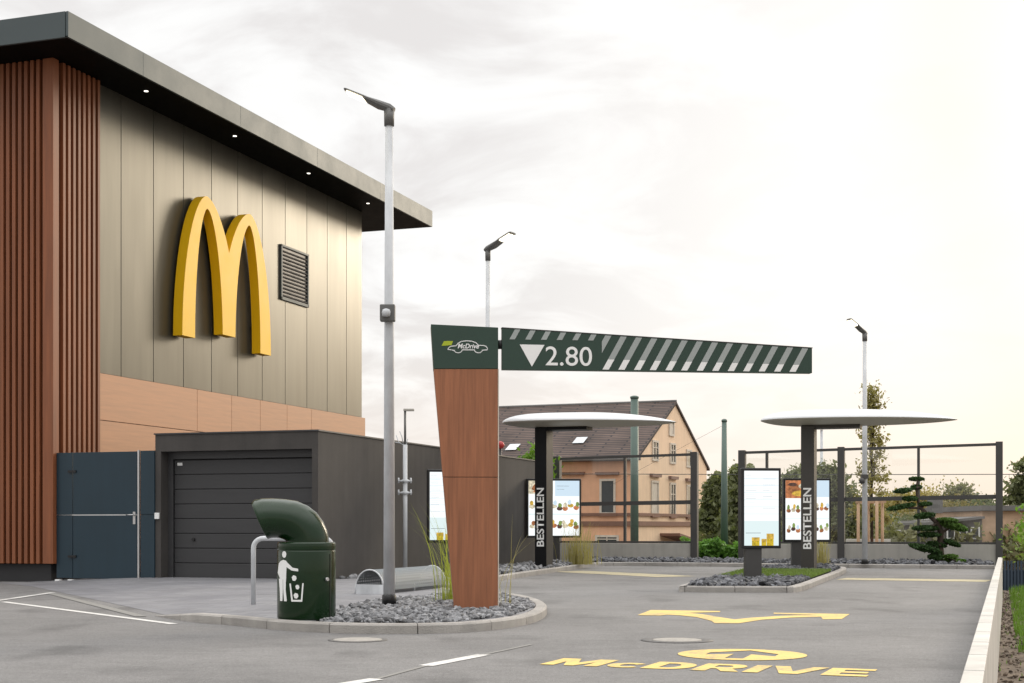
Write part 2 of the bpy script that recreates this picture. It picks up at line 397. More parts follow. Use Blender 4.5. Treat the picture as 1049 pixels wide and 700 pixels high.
def mixc(f, a, b):
    n = N.new('ShaderNodeMix'); n.data_type = 'RGBA'
    if isinstance(f, (int, float)): n.inputs[0].default_value = f
    else: L.new(f, n.inputs[0])
    for i, x in ((6, a), (7, b)):
        if isinstance(x, tuple): n.inputs[i].default_value = (*x, 1)
        else: L.new(x, n.inputs[i])
    return n.outputs[2]
dv = math_('ADD', math_('MAXIMUM', sp.outputs['Z'], 0.0), .16)
cb = N.new('ShaderNodeCombineXYZ'); L.new(math_('DIVIDE', sp.outputs['X'], dv), cb.inputs[0]); L.new(math_('DIVIDE', sp.outputs['Y'], dv), cb.inputs[1])
mp = N.new('ShaderNodeMapping'); mp.inputs['Scale'].default_value = (1.0, .85, 1); mp.inputs['Location'].default_value = (1.3, .4, 0); L.new(cb.outputs[0], mp.inputs['Vector'])
cn = N.new('ShaderNodeTexNoise'); cn.inputs['Scale'].default_value = 2.7; cn.inputs['Detail'].default_value = 8; cn.inputs['Roughness'].default_value = .55; cn.inputs['Distortion'].default_value = .6
L.new(mp.outputs[0], cn.inputs['Vector'])
cloud = mixc(mrange(cn.outputs['Fac'], .38, .60, 0, 1), (.80, .775, .765), (.99, .985, .975))
# brighter, warmer sky round the low sun veiled by cloud
gd = Vector((.42, .88, .19)).normalized()
dp = N.new('ShaderNodeVectorMath'); dp.operation = 'DOT_PRODUCT'; L.new(tc.outputs['Generated'], dp.inputs[0]); dp.inputs[1].default_value = gd
glow = mrange(dp.outputs['Value'], .88, .99, 0, 1)
warm = mixc(math_('MULTIPLY', glow, .85), cloud, (1.03, 1.01, .98))
hz = mrange(math_('ABSOLUTE', sp.outputs['Z']), 0.0, .16, 1, 0)
hz = math_('MULTIPLY', hz, mrange(sp.outputs['X'], -.25, .35, .35, .9))
warm = mixc(hz, warm, (1.0, .865, .75))
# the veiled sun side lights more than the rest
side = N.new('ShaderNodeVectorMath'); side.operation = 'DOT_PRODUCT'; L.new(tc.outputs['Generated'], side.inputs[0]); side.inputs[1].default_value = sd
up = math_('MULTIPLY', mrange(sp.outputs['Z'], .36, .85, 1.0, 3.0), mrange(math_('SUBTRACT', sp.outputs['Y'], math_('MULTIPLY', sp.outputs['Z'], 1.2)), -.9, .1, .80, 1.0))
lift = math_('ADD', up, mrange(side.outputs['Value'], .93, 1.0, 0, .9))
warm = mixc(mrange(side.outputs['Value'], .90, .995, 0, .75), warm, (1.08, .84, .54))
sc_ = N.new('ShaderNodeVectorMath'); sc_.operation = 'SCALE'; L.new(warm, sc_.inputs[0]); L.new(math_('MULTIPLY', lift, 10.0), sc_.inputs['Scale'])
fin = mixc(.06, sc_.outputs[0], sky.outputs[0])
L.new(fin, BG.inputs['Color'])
S.view_settings.view_transform = 'Standard'; S.view_settings.look = 'None'; S.view_settings.exposure = 0.08; S.view_settings.gamma = 1
S.cycles.max_bounces = 6; S.cycles.transparent_max_bounces = 16; S.cycles.use_denoising = True
# ------------------------------------------------------------------ ground
def NW(s, d): return Vector((s, d, 0))
WL = -.218; WR = -.113            # lateral position of the low white wall (metres along V from the camera)
def WP(t, v, z): return V*v + U*t + Vector((0, 0, z))
structure(sheet('ground', [(-1500,-600),(1500,-600),(1500,2200),(-1500,2200)], -.82, M['soil'], 0))
far_r = WP(42, WL, 0); near_r = WP(-25, WL, 0)
BD = W(0, 2.0, 0)
road = sheet('road', [tuple(near_r[:2]), tuple(far_r[:2]), tuple((far_r - V*20)[:2]), (-40, 62), (-40, -25)], 0.0, M['asphalt'], 0)
structure(road)
def kerb(name, pts, top=.09, w=.13, m='kerb', ramp=0, stone=.85, closed=False, left=True, base=-.02):
    pts = [Vector((p[0], p[1], 0)) for p in pts]; fine = []
    n = len(pts)
    for i in range(n if closed else n-1):
        p0, p1, p2, p3 = [pts[j % n] if closed else pts[max(0, min(n-1, j))] for j in (i-1, i, i+1, i+2)]
        k = max(4, int((p2-p1).length/.12))
        for j in range(k):
            t = j/k; fine.append(.5*((2*p1)+(p2-p0)*t+(2*p0-5*p1+4*p2-p3)*t*t+(3*p1-p0-3*p2+p3)*t**3))
    fine.append(pts[0] if closed else pts[-1])
    ac = [0]
    for a, b in zip(fine, fine[1:]): ac.append(ac[-1]+(b-a).length)
    tot = ac[-1]; ns = max(1, round(tot/stone))
    def at(s):
        s = max(0, min(tot, s))
        for i in range(len(ac)-1):
            if ac[i+1] >= s: break
        f = (s-ac[i])/max(1e-9, ac[i+1]-ac[i]); p = fine[i].lerp(fine[i+1], f)
        a = fine[max(0, i-1)]; b = fine[min(len(fine)-1, i+2)]; d = (b-a).normalized()
        nrm = Vector((-d.y, d.x, 0)) * (1 if left else -1); return p, nrm
    mb = MB(); inner = []
    for q in range(ns):
        s0 = tot*q/ns+.005; s1 = tot*(q+1)/ns-.005; k = 6; rings = []
        for j in range(k+1):
            s = s0+(s1-s0)*j/k; p, nr = at(s); t = top if not ramp else .012+(top-.012)*min(1, s/ramp)
            c = min(.018, t*.4)
            prof = ((0, base), (0, t-c), (c, t), (w-.008, t), (w, t-.008), (w, base))
            rings.append([mb.bm.verts.new(p+nr*a+Vector((0,0,b))) for a, b in prof])
            if j == 3: inner.append(p+nr*w)
        for a, b in zip(rings, rings[1:]):
            for i in range(6): mb.bm.faces.new((a[i], a[(i+1)%6], b[(i+1)%6], b[i]))
        mb.bm.faces.new(rings[0][::-1]); mb.bm.faces.new(rings[-1])
    o = mb.build(name, M[m]); structure(o); return o, inner
# paved corner and its kerb
K1 = [(-4.0,16.2),(-3.4,15.25),(-2.82,14.66),(-2.08,13.85),(-1.22,13.5),(-.41,13.72),(.14,14.75),(.38,16.25),(.36,17.9),(.05,19.6),(-.6,20.6),(-1.05,22.0),(-.8,24.0),(-.28,26.5)]
_, in1 = kerb('kerb', K1, top=.095, ramp=1.2)
K2 = [(-.28,26.5),(.35,29.4),(1.25,33.1),(2.0,36.2),(2.75,37.05),(4.1,36.7),(7.5,35.5),(11.38,34.1)]
_, in2 = kerb('kerb', K2, top=.10, m='kerb')
LA = Vector((-4.0,16.2)); LB = Vector((-8.0,24.2)); LN = Vector(((LB-LA).y, -(LB-LA).x)).normalized()
def pz(x, y):
    d = (Vector((x, y))-LA).dot(LN); t = max(0, min(1, d/2.2)); t = t*t*(3-2*t)
    wall = max(0, min(1, (y-21)/5)); return .002+.088*t+.02*wall*t
G1 = W(0, 5.27, 0)
pav = [tuple(p[:2]) for p in in1] + [tuple(W(1.9, 6.4, 0)[:2]), tuple(W(.3, 5.3, 0)[:2]), tuple(W(.3, -.2, 0)[:2]), (-9.2, 25.9), (-8.0, 24.2)]
structure(sheet('pavement', pav, pz, M['paving'], .35))
# plot behind, gravel beds
def bump(x, y, a=.03): return a*(math.sin(x*5.1+y*3.3)*.5+math.sin(x*2.3-y*4.7)*.5)
B1 = [(-2.0,14.75),(-1.85,14.05),(-1.2,13.68),(-.5,13.9),(-.02,14.8),(.22,16.25),(.20,17.8),(-.1,19.3),(-.95,19.3),(-1.5,18.4),(-1.77,17.3),(-1.85,16.1)]
def b1z(x, y): return .08+.022*math.exp(-((x+.6)**2/.9+(y-16.2)**2/4))+bump(x, y, .012)
sheetg = structure(sheet('gravel_bed_base', B1, lambda x, y: b1z(x, y)-.02, M['gravelbed'], .3))
def wv(t): return tuple(W(t, 5.27, 0)[:2])
B2 = [wv(.8), tuple(W(.8, 5.55, 0)[:2]), tuple(W(2.0, 6.35, 0)[:2]), (-.42,26.6)] + [tuple(p[:2]) for p in in2[:9]] + [wv(13.4)]
B2 = [wv(.8), tuple(W(.8, 5.55, 0)[:2]), tuple(W(2.0, 6.3, 0)[:2]), (-.42,26.6), (.22,29.4),(1.1,33.1),(1.85,36.3),(1.7,37.6),wv(13.2)]
B3 = [(1.6,37.3),(2.75,37.2),(4.1,36.85),(7.5,35.65),(11.3,34.35),(11.45,34.3),(12.6,38.2),(9.0,39.1),(6.0,40.2),(1.9,41.6)]
ISL = [(3.4,22.05),(4.1,22.05),(4.45,22.35),(5.6,26.0),(7.35,31.8),(7.45,33.2),(6.9,34.1),(6.2,33.9),(5.6,32.6),(3.75,26.6),(2.62,22.55),(2.72,22.2),(3.0,22.06)]
kerb('kerb', ISL, top=.095, w=.13, closed=True, stone=.8)
ISLI = [(2.72,22.4),(2.85,22.2),(4.05,22.2),(4.3,22.45),(5.45,26.0),(7.2,31.8),(7.28,33.1),(6.85,33.9),(6.3,33.75),(5.75,32.5),(3.9,26.5)]
for nm, P, z in (('gravel_bed_base', B2, .085), ('gravel_bed_base', B3, .08), ('gravel_bed_base', ISLI, .075)):
    structure(sheet(nm, P, z, M['gravelbed'], 0))
# verge beyond the kerb in the gap between the two glass barriers
structure(sheet('verge', [(5.2,40.6),(7.0,39.9),(12.0,60),(4.0,60)], .06, M['lawn'], 0))
ICO_T = (1+5**.5)/2
IV = np.array([(-1,ICO_T,0),(1,ICO_T,0),(-1,-ICO_T,0),(1,-ICO_T,0),(0,-1,ICO_T),(0,1,ICO_T),(0,-1,-ICO_T),(0,1,-ICO_T),(ICO_T,0,-1),(ICO_T,0,1),(-ICO_T,0,-1),(-ICO_T,0,1)])/1.9
IFc = np.array([(0,11,5),(0,5,1),(0,1,7),(0,7,10),(0,10,11),(1,5,9),(5,11,4),(11,10,2),(10,7,6),(7,1,8),(3,9,4),(3,4,2),(3,2,6),(3,6,8),(3,8,9),(4,9,5),(2,4,11),(6,2,10),(8,6,7),(9,8,1)])
def stones(name, poly, n, size, zf, m, label, skip=None):
    xs = [p[0] for p in poly]; ys = [p[1] for p in poly]; vs = []; fs = []; k = 0; tries = 0
    while k < n and tries < n*30:
        tries += 1; x = random.uniform(min(xs), max(xs)); y = random.uniform(min(ys), max(ys))
        if not inside(poly, x, y) or (skip and skip(x, y)): continue
        s = size*random.uniform(.45, 1.25)
        P = IV*(1+RNG.uniform(-.42, .38, (12, 1)))*np.array([1, random.uniform(.6, 1), random.uniform(.45, .8)])*s/2
        a, b, c = RNG.uniform(0, 6.28, 3); a *= .12; 
        rz = np.array([[math.cos(c), -math.sin(c), 0], [math.sin(c), math.cos(c), 0], [0, 0, 1]])
        rx = np.array([[1, 0, 0], [0, math.cos(b*.15), -math.sin(b*.15)], [0, math.sin(b*.15), math.cos(b*.15)]])
        P = P @ rx.T @ rz.T + np.array([x, y, (zf(x, y) if callable(zf) else zf)+random.uniform(-.2, .35)*s])
        vs.append(P); fs.append(IFc+12*k); k += 1
    o = raw(name, np.concatenate(vs), np.concatenate(fs), m); tag(o, label, 'gravel', None, 'stuff'); return o
stones('gravel', B1, 7000, .074, b1z, M['stone'], 'grey crushed stone heaped round the foot of the timber sign pillar')
stones('gravel', B2, 1800, .12, .10, M['stone'], 'grey crushed stone strip along the foot of the dark rendered wall')
stones('gravel', B3, 2400, .13, .09, M['stone2'], 'dark crushed stone strip in front of the low barrier wall')
def lawnspot(x, y):
    p = Vector((x, y)); c = Vector((5.0, 27.5)); d = p-c
    return abs(d.dot(Vector((.946,-.324)))) < 1.6 and abs(d.dot(Vector((.324,.946)))) < 1.95 
stones('gravel', ISLI, 3000, .12, .09, M['stone2'], 'dark slate gravel filling the kerbed middle island', skip=lambda x, y: lawnspot(x, y))
LP = [(3.62,25.5),(5.22,25.2),(6.45,29.2),(4.78,29.7)]
structure(sheet('lawn', LP, .115, M['lawn'], 0))
def blades(name, pts, h, w, m, label=None, lean=.5, parent=None, cat=None, kind=None, seg=2, hv=.4):
    vs = []; fs = []; k = 0
    for (x, y, z) in pts:
        a = random.uniform(0, 6.283); hh = h*random.uniform(1-hv, 1+hv*.4); l = lean*random.uniform(.2, 1)*hh; b = a+random.uniform(-1, 1)
        ww = w*random.uniform(.6, 1.2); dx, dy = math.cos(b), math.sin(b); ox, oy = -dy*ww/2, dx*ww/2
        r = []
        for i in range(seg+1):
            t = i/seg; wq = (1-t)**.8; px = x+dx*l*t*t; py = y+dy*l*t*t; pz_ = z+hh*(t-.25*lean*t*t)
            r += [(px-ox*wq, py-oy*wq, pz_), (px+ox*wq, py+oy*wq, pz_)]
        vs += r
        for i in range(seg): fs.append((k+2*i, k+2*i+1, k+2*i+3, k+2*i+2))
        k += 2*(seg+1)
    o = raw(name, np.array(vs), fs, m, parent)
    if label: tag(o, label, cat, None, kind)
    return o
def scatter(poly, n, z):
    xs = [p[0] for p in poly]; ys = [p[1] for p in poly]; r = []
    while len(r) < n:
        x = random.uniform(min(xs), max(xs)); y = random.uniform(min(ys), max(ys))
        if inside(poly, x, y): r.append((x, y, z))
    return r
blades('grass', scatter(LP, 14000, .112), .075, .010, M['turf'], 'short green turf patch on the middle island', cat='grass', kind='stuff')
SG = [(8.3,24),(10.5,24),(22,48),(15.4,44)]
blades('grass', [p for p in scatter([(7.0,20),(13,20),(24,45),(14.2,41.3)], 40000, -.82) if math.sin(p[0]*3.1+p[1]*1.9)+math.sin(p[0]*1.3-p[1]*2.7)+random.gauss(0,.5) > -.9 and p[0]-.345*p[1] > .25*math.sin(p[1]*1.7)+.15*random.gauss(0,1)], .22, .022, leafmat('meadow_blade', (.11,.20,.03)), 'bright green rough grass beyond the white wall', cat='grass', kind='stuff')
# small weeds over the bare soil right of the wall
blades('weeds', scatter([(2.2,8),(7,16),(9,24),(14.5,43),(13.6,42),(3,10)], 420, -.82), .07, .02, MATS['meadow_blade'], 'scattered small weeds on the bare soil beside the white wall', cat='weeds', kind='stuff')

stones('soil_clods', [(1.6,5),(4,6),(7.6,21),(14.2,41.0),(13.4,41.0)], 2600, .06, -.82, mat('soil_clod', (.13,.10,.075), .95, var=.3, scale=14, island=.5), 'loose brown soil clods and pebbles beside the white wall')
# ------------------------------------------------------------------ road paint
def strip(name, a, b, w, m, z=.004):
    a = Vector(a[:2]); b = Vector(b[:2]); d = (b-a).normalized(); n = Vector((-d.y, d.x))*w/2
    o = MB(); o.face([(*(a-n), z), (*(b-n), z), (*(b+n), z), (*(a+n), z)]); o = o.build(name, M[m]); structure(o); return o
strip('road_marking', G(-30, 620), G(54, 607.6), .10, 'roadwhite', .008)
strip('road_marking', G(3, 616.8), G(178, 639.6), .10, 'roadwhite', .004)
strip('gutter_strip', (-4.13,16.1), (-7.08,22.0), .13, 'roadfaded', .006)
strip('road_marking', G(436, 682.5), G(496, 671), .12, 'roadwhite')
strip('road_marking', G(340, 703.5), G(386, 696), .12, 'roadwhite')
strip('road_marking', G(496, 671), G(545, 660.5), .04, 'roadfaded')
strip('road_marking', G(386, 696), G(436, 682.5), .04, 'roadfaded')
strip('road_marking', G(579, 585.3), G(694, 591), 1.0, 'roadyellow2')
strip('road_marking', G(862, 593.2), G(1013, 595.4), 1.05, 'roadyellow2')
fk = [(653,630.6),(666.7,625.3),(737.7,626.4),(737.7,627.4),(706.8,628.2),(722,630),(736.5,632.6),(752.5,635.0),(770,633.2),(800,631.4),(835,630.4),(792.6,629.3),(792.6,628.1),(870.4,629.5),(862.4,634.5),(843,634.9),(841,632.3),(810,633.1),(780,635.4),(757,638.9),(732,638.9),(729,636.5),(713.6,632.6),(697,630.8),(683,630.1),(677,631)]
structure(fill2d('road_marking', [[G(x, y)[:2] for x, y in fk]], M['roadyellow'], None, lambda x, y: (x, y, .004)))
tb = Vector((.20, 10.50)); tv = Vector((.927, -.375)); tu = Vector((.375, .927))
def tt(x, y): p = tb+tv*x+tu*y; return (p.x, p.y, .004)
def arcp(cx_, cy_, rx_, ry_, a0, a1, n=14): return [(cx_+rx_*math.cos(R(a0+(a1-a0)*i/n)), cy_+ry_*math.sin(R(a0+(a1-a0)*i/n))) for i in range(n+1)]
GLY = [  # stencil letters of the lane, unit height
 (0.00, [[(0,0),(.24,0),(.24,.55),(.42,0),(.58,0),(.76,.55),(.76,0),(1.0,0),(1.0,1),(.68,1),(.5,.45),(.32,1),(0,1)]]),
 (1.07, [arcp(.32,.33,.32,.35,40,320)+arcp(.34,.33,.13,.16,318,42)]),
 (1.72, [[(0,0),(.36,0)]+arcp(.36,.5,.40,.5,-90,90)+[(0,1)], [(.24,.22),(.24,.78),(.34,.78)]+arcp(.34,.5,.17,.28,90,-90)+[(.34,.22)]]),
 (2.55, [[(0,0),(.24,0),(.24,.34),(.33,.34),(.50,0),(.78,0),(.58,.38)]+arcp(.47,.68,.26,.32,-60,90)+[(0,1)], [(.24,.54),(.24,.80),(.42,.80)]+arcp(.42,.67,.09,.13,90,-90)+[(.42,.54)]]),
 (3.38, [[(0,0),(.25,0),(.25,1),(0,1)]]),
 (3.67, [[(.30,0),(.58,0),(.88,1),(.63,1),(.44,.32),(.25,1),(0,1)]]),
 (4.60, [[(0,0),(.70,0),(.70,.21),(.25,.21),(.25,.40),(.64,.40),(.64,.60),(.25,.60),(.25,.79),(.70,.79),(.70,1),(0,1)]]),
]
KX = 2.33/5.30
for x0g, loops in GLY:
    structure(fill2d('road_marking', [[((x0g+x)*KX, y*.52) for x, y in lp] for lp in loops], M['roadyellow'], None, tt))
def circ(r, n=48): return [(r*math.cos(2*math.pi*i/n), r*math.sin(2*math.pi*i/n)) for i in range(n)]
arrow = [(-.07,-.36),(.07,-.36),(.07,.02),(.27,-.10),(.27,.10),(0,.38),(-.27,.10),(-.27,-.10),(-.07,.02)]
cc = Vector((1.80, 11.31))
structure(fill2d('road_marking', [circ(.5), arrow], M['roadyellow'], None, lambda x, y: (cc.x+V.x*x+U.x*y, cc.y+V.y*x+U.y*y, .004)))
def manhole(px, py, r, label, ring):
    p = G(px, py); e = empty('manhole_cover', (p.x, p.y, 0), label, 'manhole cover', 'manhole covers in the asphalt')
    MB().lathe([(r*ring, .0), (r*ring, .005), (r*1.0, .0055), (r*.98, .002)], n=40).build('frame', M['iron'], e, world=False)
    MB().lathe([(r*.96, .0), (r*.96, .008), (r*.9, .010), (.01, .010)], n=40).build('cover', M['manhole'], e, world=False)
manhole(366.5, 656, .225, 'round concrete manhole cover in the asphalt below the green bin kerb', 1.16)
manhole(693.5, 656.3, .225, 'round manhole cover with dark ring between the fork arrow and yellow lettering', 1.42)
# ------------------------------------------------------------------ low white wall on the right
e = empty('low_wall', tuple(WP(5, WL, 0)), 'low white concrete block wall edging the drive lane on the right', 'wall')
mbw = MB(); t = 4.0
while t < 37.6:
    mbw.span((t+.004, WL, -.85), (t+.955, WR, .25), P=WP); t += .99
mbw.build('blocks', M['whitewall'], e, bevel=.006); MB().span((4.1, WL+.006, -.84), (37.4, WR-.006, .246), P=WP).build('mortar', M['kerbdark'], e)
# ------------------------------------------------------------------ restaurant building
HS = 9.478; T = 13.4; DEP = 9.0
rb = empty('restaurant_building', tuple(C0), 'tall flat-roofed restaurant with metal panelled side, timber slat corner and deep grey roof edge', 'building')
MB().span((.05, -DEP, 0), (T-.03, -.16, HS)).build('core_wall', M['seam'], rb)
mbp = MB(); t = 1.087
while t < T-.2:
    t1 = min(t+1.135, T); mbp.span((t+.008, -.16, 3.95), (t1-.008, -.12, HS)); t = t1
    if abs(t-T) < .01: break
mbp.build('metal_panels', M['panel'], rb, bevel=.004)
mbb = MB(); js = [1.2, 4.99, 6.44, 7.75, 9.07, 10.36, T+.15]
for a, b in zip(js, js[1:]):
    mbb.span((a+.005, -.165, 3.05), (b-.005, -.09, 3.942)); 
for a, b in ((1.2, 7.0), (7.0, T+.15)):
    mbb.span((a+.005, -.165, .1), (b-.005, -.09, 3.038))
mbb.build('timber_band', M['band'], rb, bevel=.003)
# slatted corner: boards behind, upright slats in front
MB().span((-.02, -DEP, .33), (1.35, -.075, HS)).build('slat_backing', M['slatback'], rb)
MB().span((0.03, -DEP, 0), (1.3, -.12, .32)).build('plinth', M['plinth'], rb)
mbs = MB(); v = -.26
while v > -DEP:
    mbs.span((-.12, v-.074, .335), (-.02, v, HS-.01)); v -= .131
t = .18
while t < 1.36:
    mbs.span((t, -.075, .335), (t+.075, .03, HS-.01)); t += .152
mbs.build('timber_slats', M['slat'], rb, bevel=.004)
mbc = MB(); mbc.span((-.125, -.19, .335), (.05, .035, HS-.01)); mbc.build('corner_board', M['slat'], rb, bevel=.006)
# roof
rf = MB(); rf.span((-.947, -DEP-1, HS), (15.8, .947, HS+.02)); rf = rf.build('roof', M['soffit'], rb)
fa = MB(); z0, z1 = HS-.004, HS+.446
v = .947
seg = [-.947, 1.35, 5.0, 8.6, 12.2, 15.8]
for a, b in zip(seg, seg[1:]): fa.span((a+.0015, .905, z0), (b-.0015, v+.006, z1))
for a, b in ((-DEP-1, -2.2), (-2.2, .90)): fa.span((-.955, a+.004, z0), (-.905, b-.004, z1))
fa.span((15.76, -DEP-1, z0), (15.806, .90, z1)); fa.span((-.90, -DEP-1, z1-.10), (15.75, .90, z1-.03))
fa.build('fascia', M['fascia'], rf, bevel=.004)
for t in (2.19, 5.6, 9.1, 12.5):
    d = MB(); c = W(t, .47, HS-.006); d.lathe([(.042, 0), (.042, .01)], c=c, n=16); d = d.build('downlight', emis('downlight_glow', (1, .93, .82), 2.5), rf)
# louvre vent
P0 = C0 - V*.12
vg = MB(); ta, za = 8.76, 6.44; tb_, zb = 10.2, 7.76
for a, b in (((ta, za), (ta+.06, zb)), ((tb_-.06, za), (tb_, zb)), ((ta, za), (tb_, za+.07)), ((ta, zb-.05), (tb_, zb))):
    vg.span((a[0], -.12, a[1]), (b[0], -.075, b[1]))
vent = vg.build('vent_frame', M['fascia'], rb, bevel=.003)
vb = MB(); vb.span((ta+.06, -.119, za+.07), (tb_-.06, -.110, zb-.05)); vb.build('vent_back', M['black'], vent)
vl = MB(); 
for i in range(13):
    z = za+.10+i*(zb-za-.17)/13
    vl.prism([W(ta+.06, -.108, z+.028), W(ta+.06, -.082, z), W(ta+.06, -.080, z+.010), W(ta+.06, -.106, z+.036)], U*(tb_-ta-.12))
vl.build('louvre_slats', M['fence'], vent)
# ------------------------------------------------------------------ golden letter M on the wall
PM = C0 + V*.20
sg = empty('wall_sign', tuple(W(5.88, -.1, 4.97)), 'large golden yellow double-arch letter M fixed to the metal panel wall', 'sign')
H = 3.08
def arch(xc, al, ar, h, n=26, zlo_l=0., zlo_r=0., pw=.57):
    L_ = []; 
    def x_at(z, a): return a*(max(0, 1-(z/h)**2))**pw
    zl = [zlo_l+(h-zlo_l)*math.sin(math.pi/2*i/n) for i in range(n+1)]
    zr = [zlo_r+(h-zlo_r)*math.sin(math.pi/2*i/n) for i in range(n+1)]
    return [(xc-x_at(z, al), z) for z in zl] + [(xc+x_at(z, ar), z) for z in zr[::-1][1:]]
zv = 2.03
outer_l = arch(-.93, .97, .93/((1-(zv/H)**2)**.57), H, zlo_r=zv)
outer_r = [(-x, z) for x, z in outer_l[::-1]]
ml = -.27
inner_l = arch(-.905, .50, .635, H-.26, zlo_r=.22)
inner_r = [(-x, z) for x, z in inner_l[::-1]]
poly = outer_l + outer_r[1:] + inner_r[::-1][:0]
poly = outer_l + outer_r[1:]                      # left foot outer ... right foot outer
poly += inner_r[::-1] + inner_l[::-1]              # back under the arches
def M3(x, z): return W(5.88+x, .17, 4.97+z)
sm = MB(); sm.prism([M3(x, z) for x, z in poly], -V*.22)
ms = sm.build('letter', M['yellow'], sg)
for x, z in ((-1.6,.6), (0,.8), (1.6,.6), (-.93,2.9), (.93,2.9)):
    MB().span((5.88+x-.04, -.115, 4.97+z-.04), (5.88+x+.04, -.06, 4.97+z+.04)).build('bracket', M['fascia'], sg)
# ------------------------------------------------------------------ garage and long dark wall
HG = 2.627
ga = empty('garage_building', tuple(G1), 'anthracite rendered garage with long blank side wall and sectional door', 'building')
vL, vR = 2.085, 5.27
iL, iR, zT = vL+.115, vR-.115, 2.33
gw = MB()
gw.span((0, vL, 0), (.33, iL, HG)); gw.span((0, iR, 0), (.33, vR, HG)); gw.span((0, iL, zT), (.33, iR, HG))
gw.span((.33, vL, 0), (13.4, vR, HG)); gw.build('wall', M['dark'], ga)
cp = MB(); cp.span((-.02, vL-.02, HG), (13.42, vR+.02, HG+.025)); cp.build('coping', M['doorframe'], ga)
df = MB(); df.span((.22, iL, .05), (.325, iL+.10, zT-.0)); df.span((.22, iR-.09, .05), (.325, iR, zT)); df.span((.22, iL+.10, zT-.13), (.325, iR-.09, zT))
df.build('door_frame', M['doorframe'], ga, bevel=.006)
dr = MB(); n = 8; z0 = .10; z1 = zT-.14; 
for i in range(n):
    a = z0+(z1-z0)*i/n; b = z0+(z1-z0)*(i+1)/n; dr.span((.27, iL+.11, a+.006), (.32, iR-.10, b-.006))
dr.span((.30, iL+.11, z0), (.322, iR-.10, z1))
dr = dr.build('garage_door', M['door'], ga, bevel=.008)
MB().tube([W(.27, iL+.50, .78), W(.235, iL+.50, .78)], .028, 12).build('lock', M['black'], dr)
MB().span((.262, iL+.17, z1-.10), (.269, iL+.27, z1-.05)).build('sticker', M['white'], dr)
MB().span((-.03, vL+.0, 1.14), (-.001, vL+.09, 1.25)).build('switch_box', M['white'], ga, bevel=.005)
# ------------------------------------------------------------------ blue-grey yard gate
gt = empty('yard_gate', tuple(W(0, 0, 0)), 'dark petrol sheet-steel yard gate between the slatted corner and garage', 'gate')
def gp(a, b, z0, z1, t0=-.03, t1=.01): return MB().span((t0, a, z0), (t1, b, z1))
gp(.04, .38, .08, 2.34).build('fixed_panel', M['gate'], gt, bevel=.004)
lf = MB(); lf.span((-.035, .395, .075), (.01, 1.73, 1.205)); lf.span((-.035, .395, 1.225), (.01, 1.73, 2.34)); lf = lf.build('gate_leaf', M['gate'], gt, bevel=.004)
MB().span((-.03, .04, 1.205), (-.0, 1.73, 1.225)).build('rail', M['steel'], gt)
MB().span((-.04, 1.745, .07), (.0, 1.78, 2.36)).build('stop_post', M['steel'], gt)
fp = MB(); fp.span((-.03, 1.80, .08), (.01, 2.083, 1.205)); fp.span((-.03, 1.80, 1.225), (.01, 2.083, 2.35)); fp.span((-.02, 1.80, 1.205), (.0, 2.083, 1.225)); fp.build('fixed_panel', M['gate'], gt, bevel=.004)
for z in (.47, 2.0):
    MB().span((-.06, .30, z-.02), (-.036, .47, z+.02)).build('hinge', M['black'], gt)
hd = MB(); hd.tube([W(-.04, 1.68, 1.215), W(-.10, 1.68, 1.215), W(-.10, 1.55, 1.215)], .012, 8); hd.span((-.045, 1.655, 1.05), (-.0355, 1.705, 1.27)); hd.build('handle', M['steel'], lf)
for v in (.08, .35, 1.78, 2.0):
    MB().span((-.07, v-.045, .01), (.03, v+.045, .055)).build('foot_plate', M['white'], gt)
# ------------------------------------------------------------------ clearance sign: pillar and beam
ang = R(4); PD = Vector((math.cos(ang), math.sin(ang), 0)); PN = Vector((math.sin(ang), -math.cos(ang), 0))
PR = Vector((-.153, 15.6, 0))
def PS(px, py): return on(px, py, PR, PD)
def PP(s, z, n=0.): return PR + PD*s + PN*n + Vector((0, 0, z))
cs = empty('clearance_sign', tuple(PP(-.3, .1)), 'timber-clad pillar with green head and striped 2.80 height-limit beam over the drive lane', 'height sign')
th = .30
bl = PS(465.5, 624); br_ = PS(510, 624.5); gl = PS(444.4, 378); gr = PS(510, 378); tl = PS(441.4, 332.3); tr_ = PS(510, 335.6)
jz = PS(480, 489)[1]
def lx(z): return bl[0]+(gl[0]-bl[0])*(z-bl[1])/(gl[1]-bl[1])
jl = lx(jz)
b = MB(); b.prism([PP(bl[0], bl[1]), PP(0, br_[1]), PP(0, jz-.003), PP(lx(jz-.003), jz-.003)], -PN*th)
b.prism([PP(jl, jz+.003), PP(0, jz+.003), PP(0, gr[1]-.002), PP(gl[0], gl[1]-.002)], -PN*th); b.build('timber_cladding', M['pylon'], cs, bevel=.003)
b = MB(); b.prism([PP(0.0015, br_[1]-.02, .0), PP(.012, br_[1]-.02, .0), PP(.012, gr[1], 0), PP(.0015, gr[1], 0)], -PN*th); b.build('edge_strip', M['edge'], cs)
hb = MB(); hb.prism([PP(gl[0]-.002, gl[1]+.002, .004), PP(.004, gr[1]+.002, .004), PP(.004, tr_[1], .004), PP(tl[0], tl[1], .004)], -PN*(th+.008)); hb = hb.build('header_panel', M['green'], cs, bevel=.003)
b = MB(); b.prism([PP(bl[0]+.03, .0, -.03), PP(-.02, 0, -.03), PP(-.02, bl[1]+.01, -.03), PP(bl[0]+.03, bl[1]+.01, -.03)], -PN*(th-.06)); b.build('base', M['black'], cs)
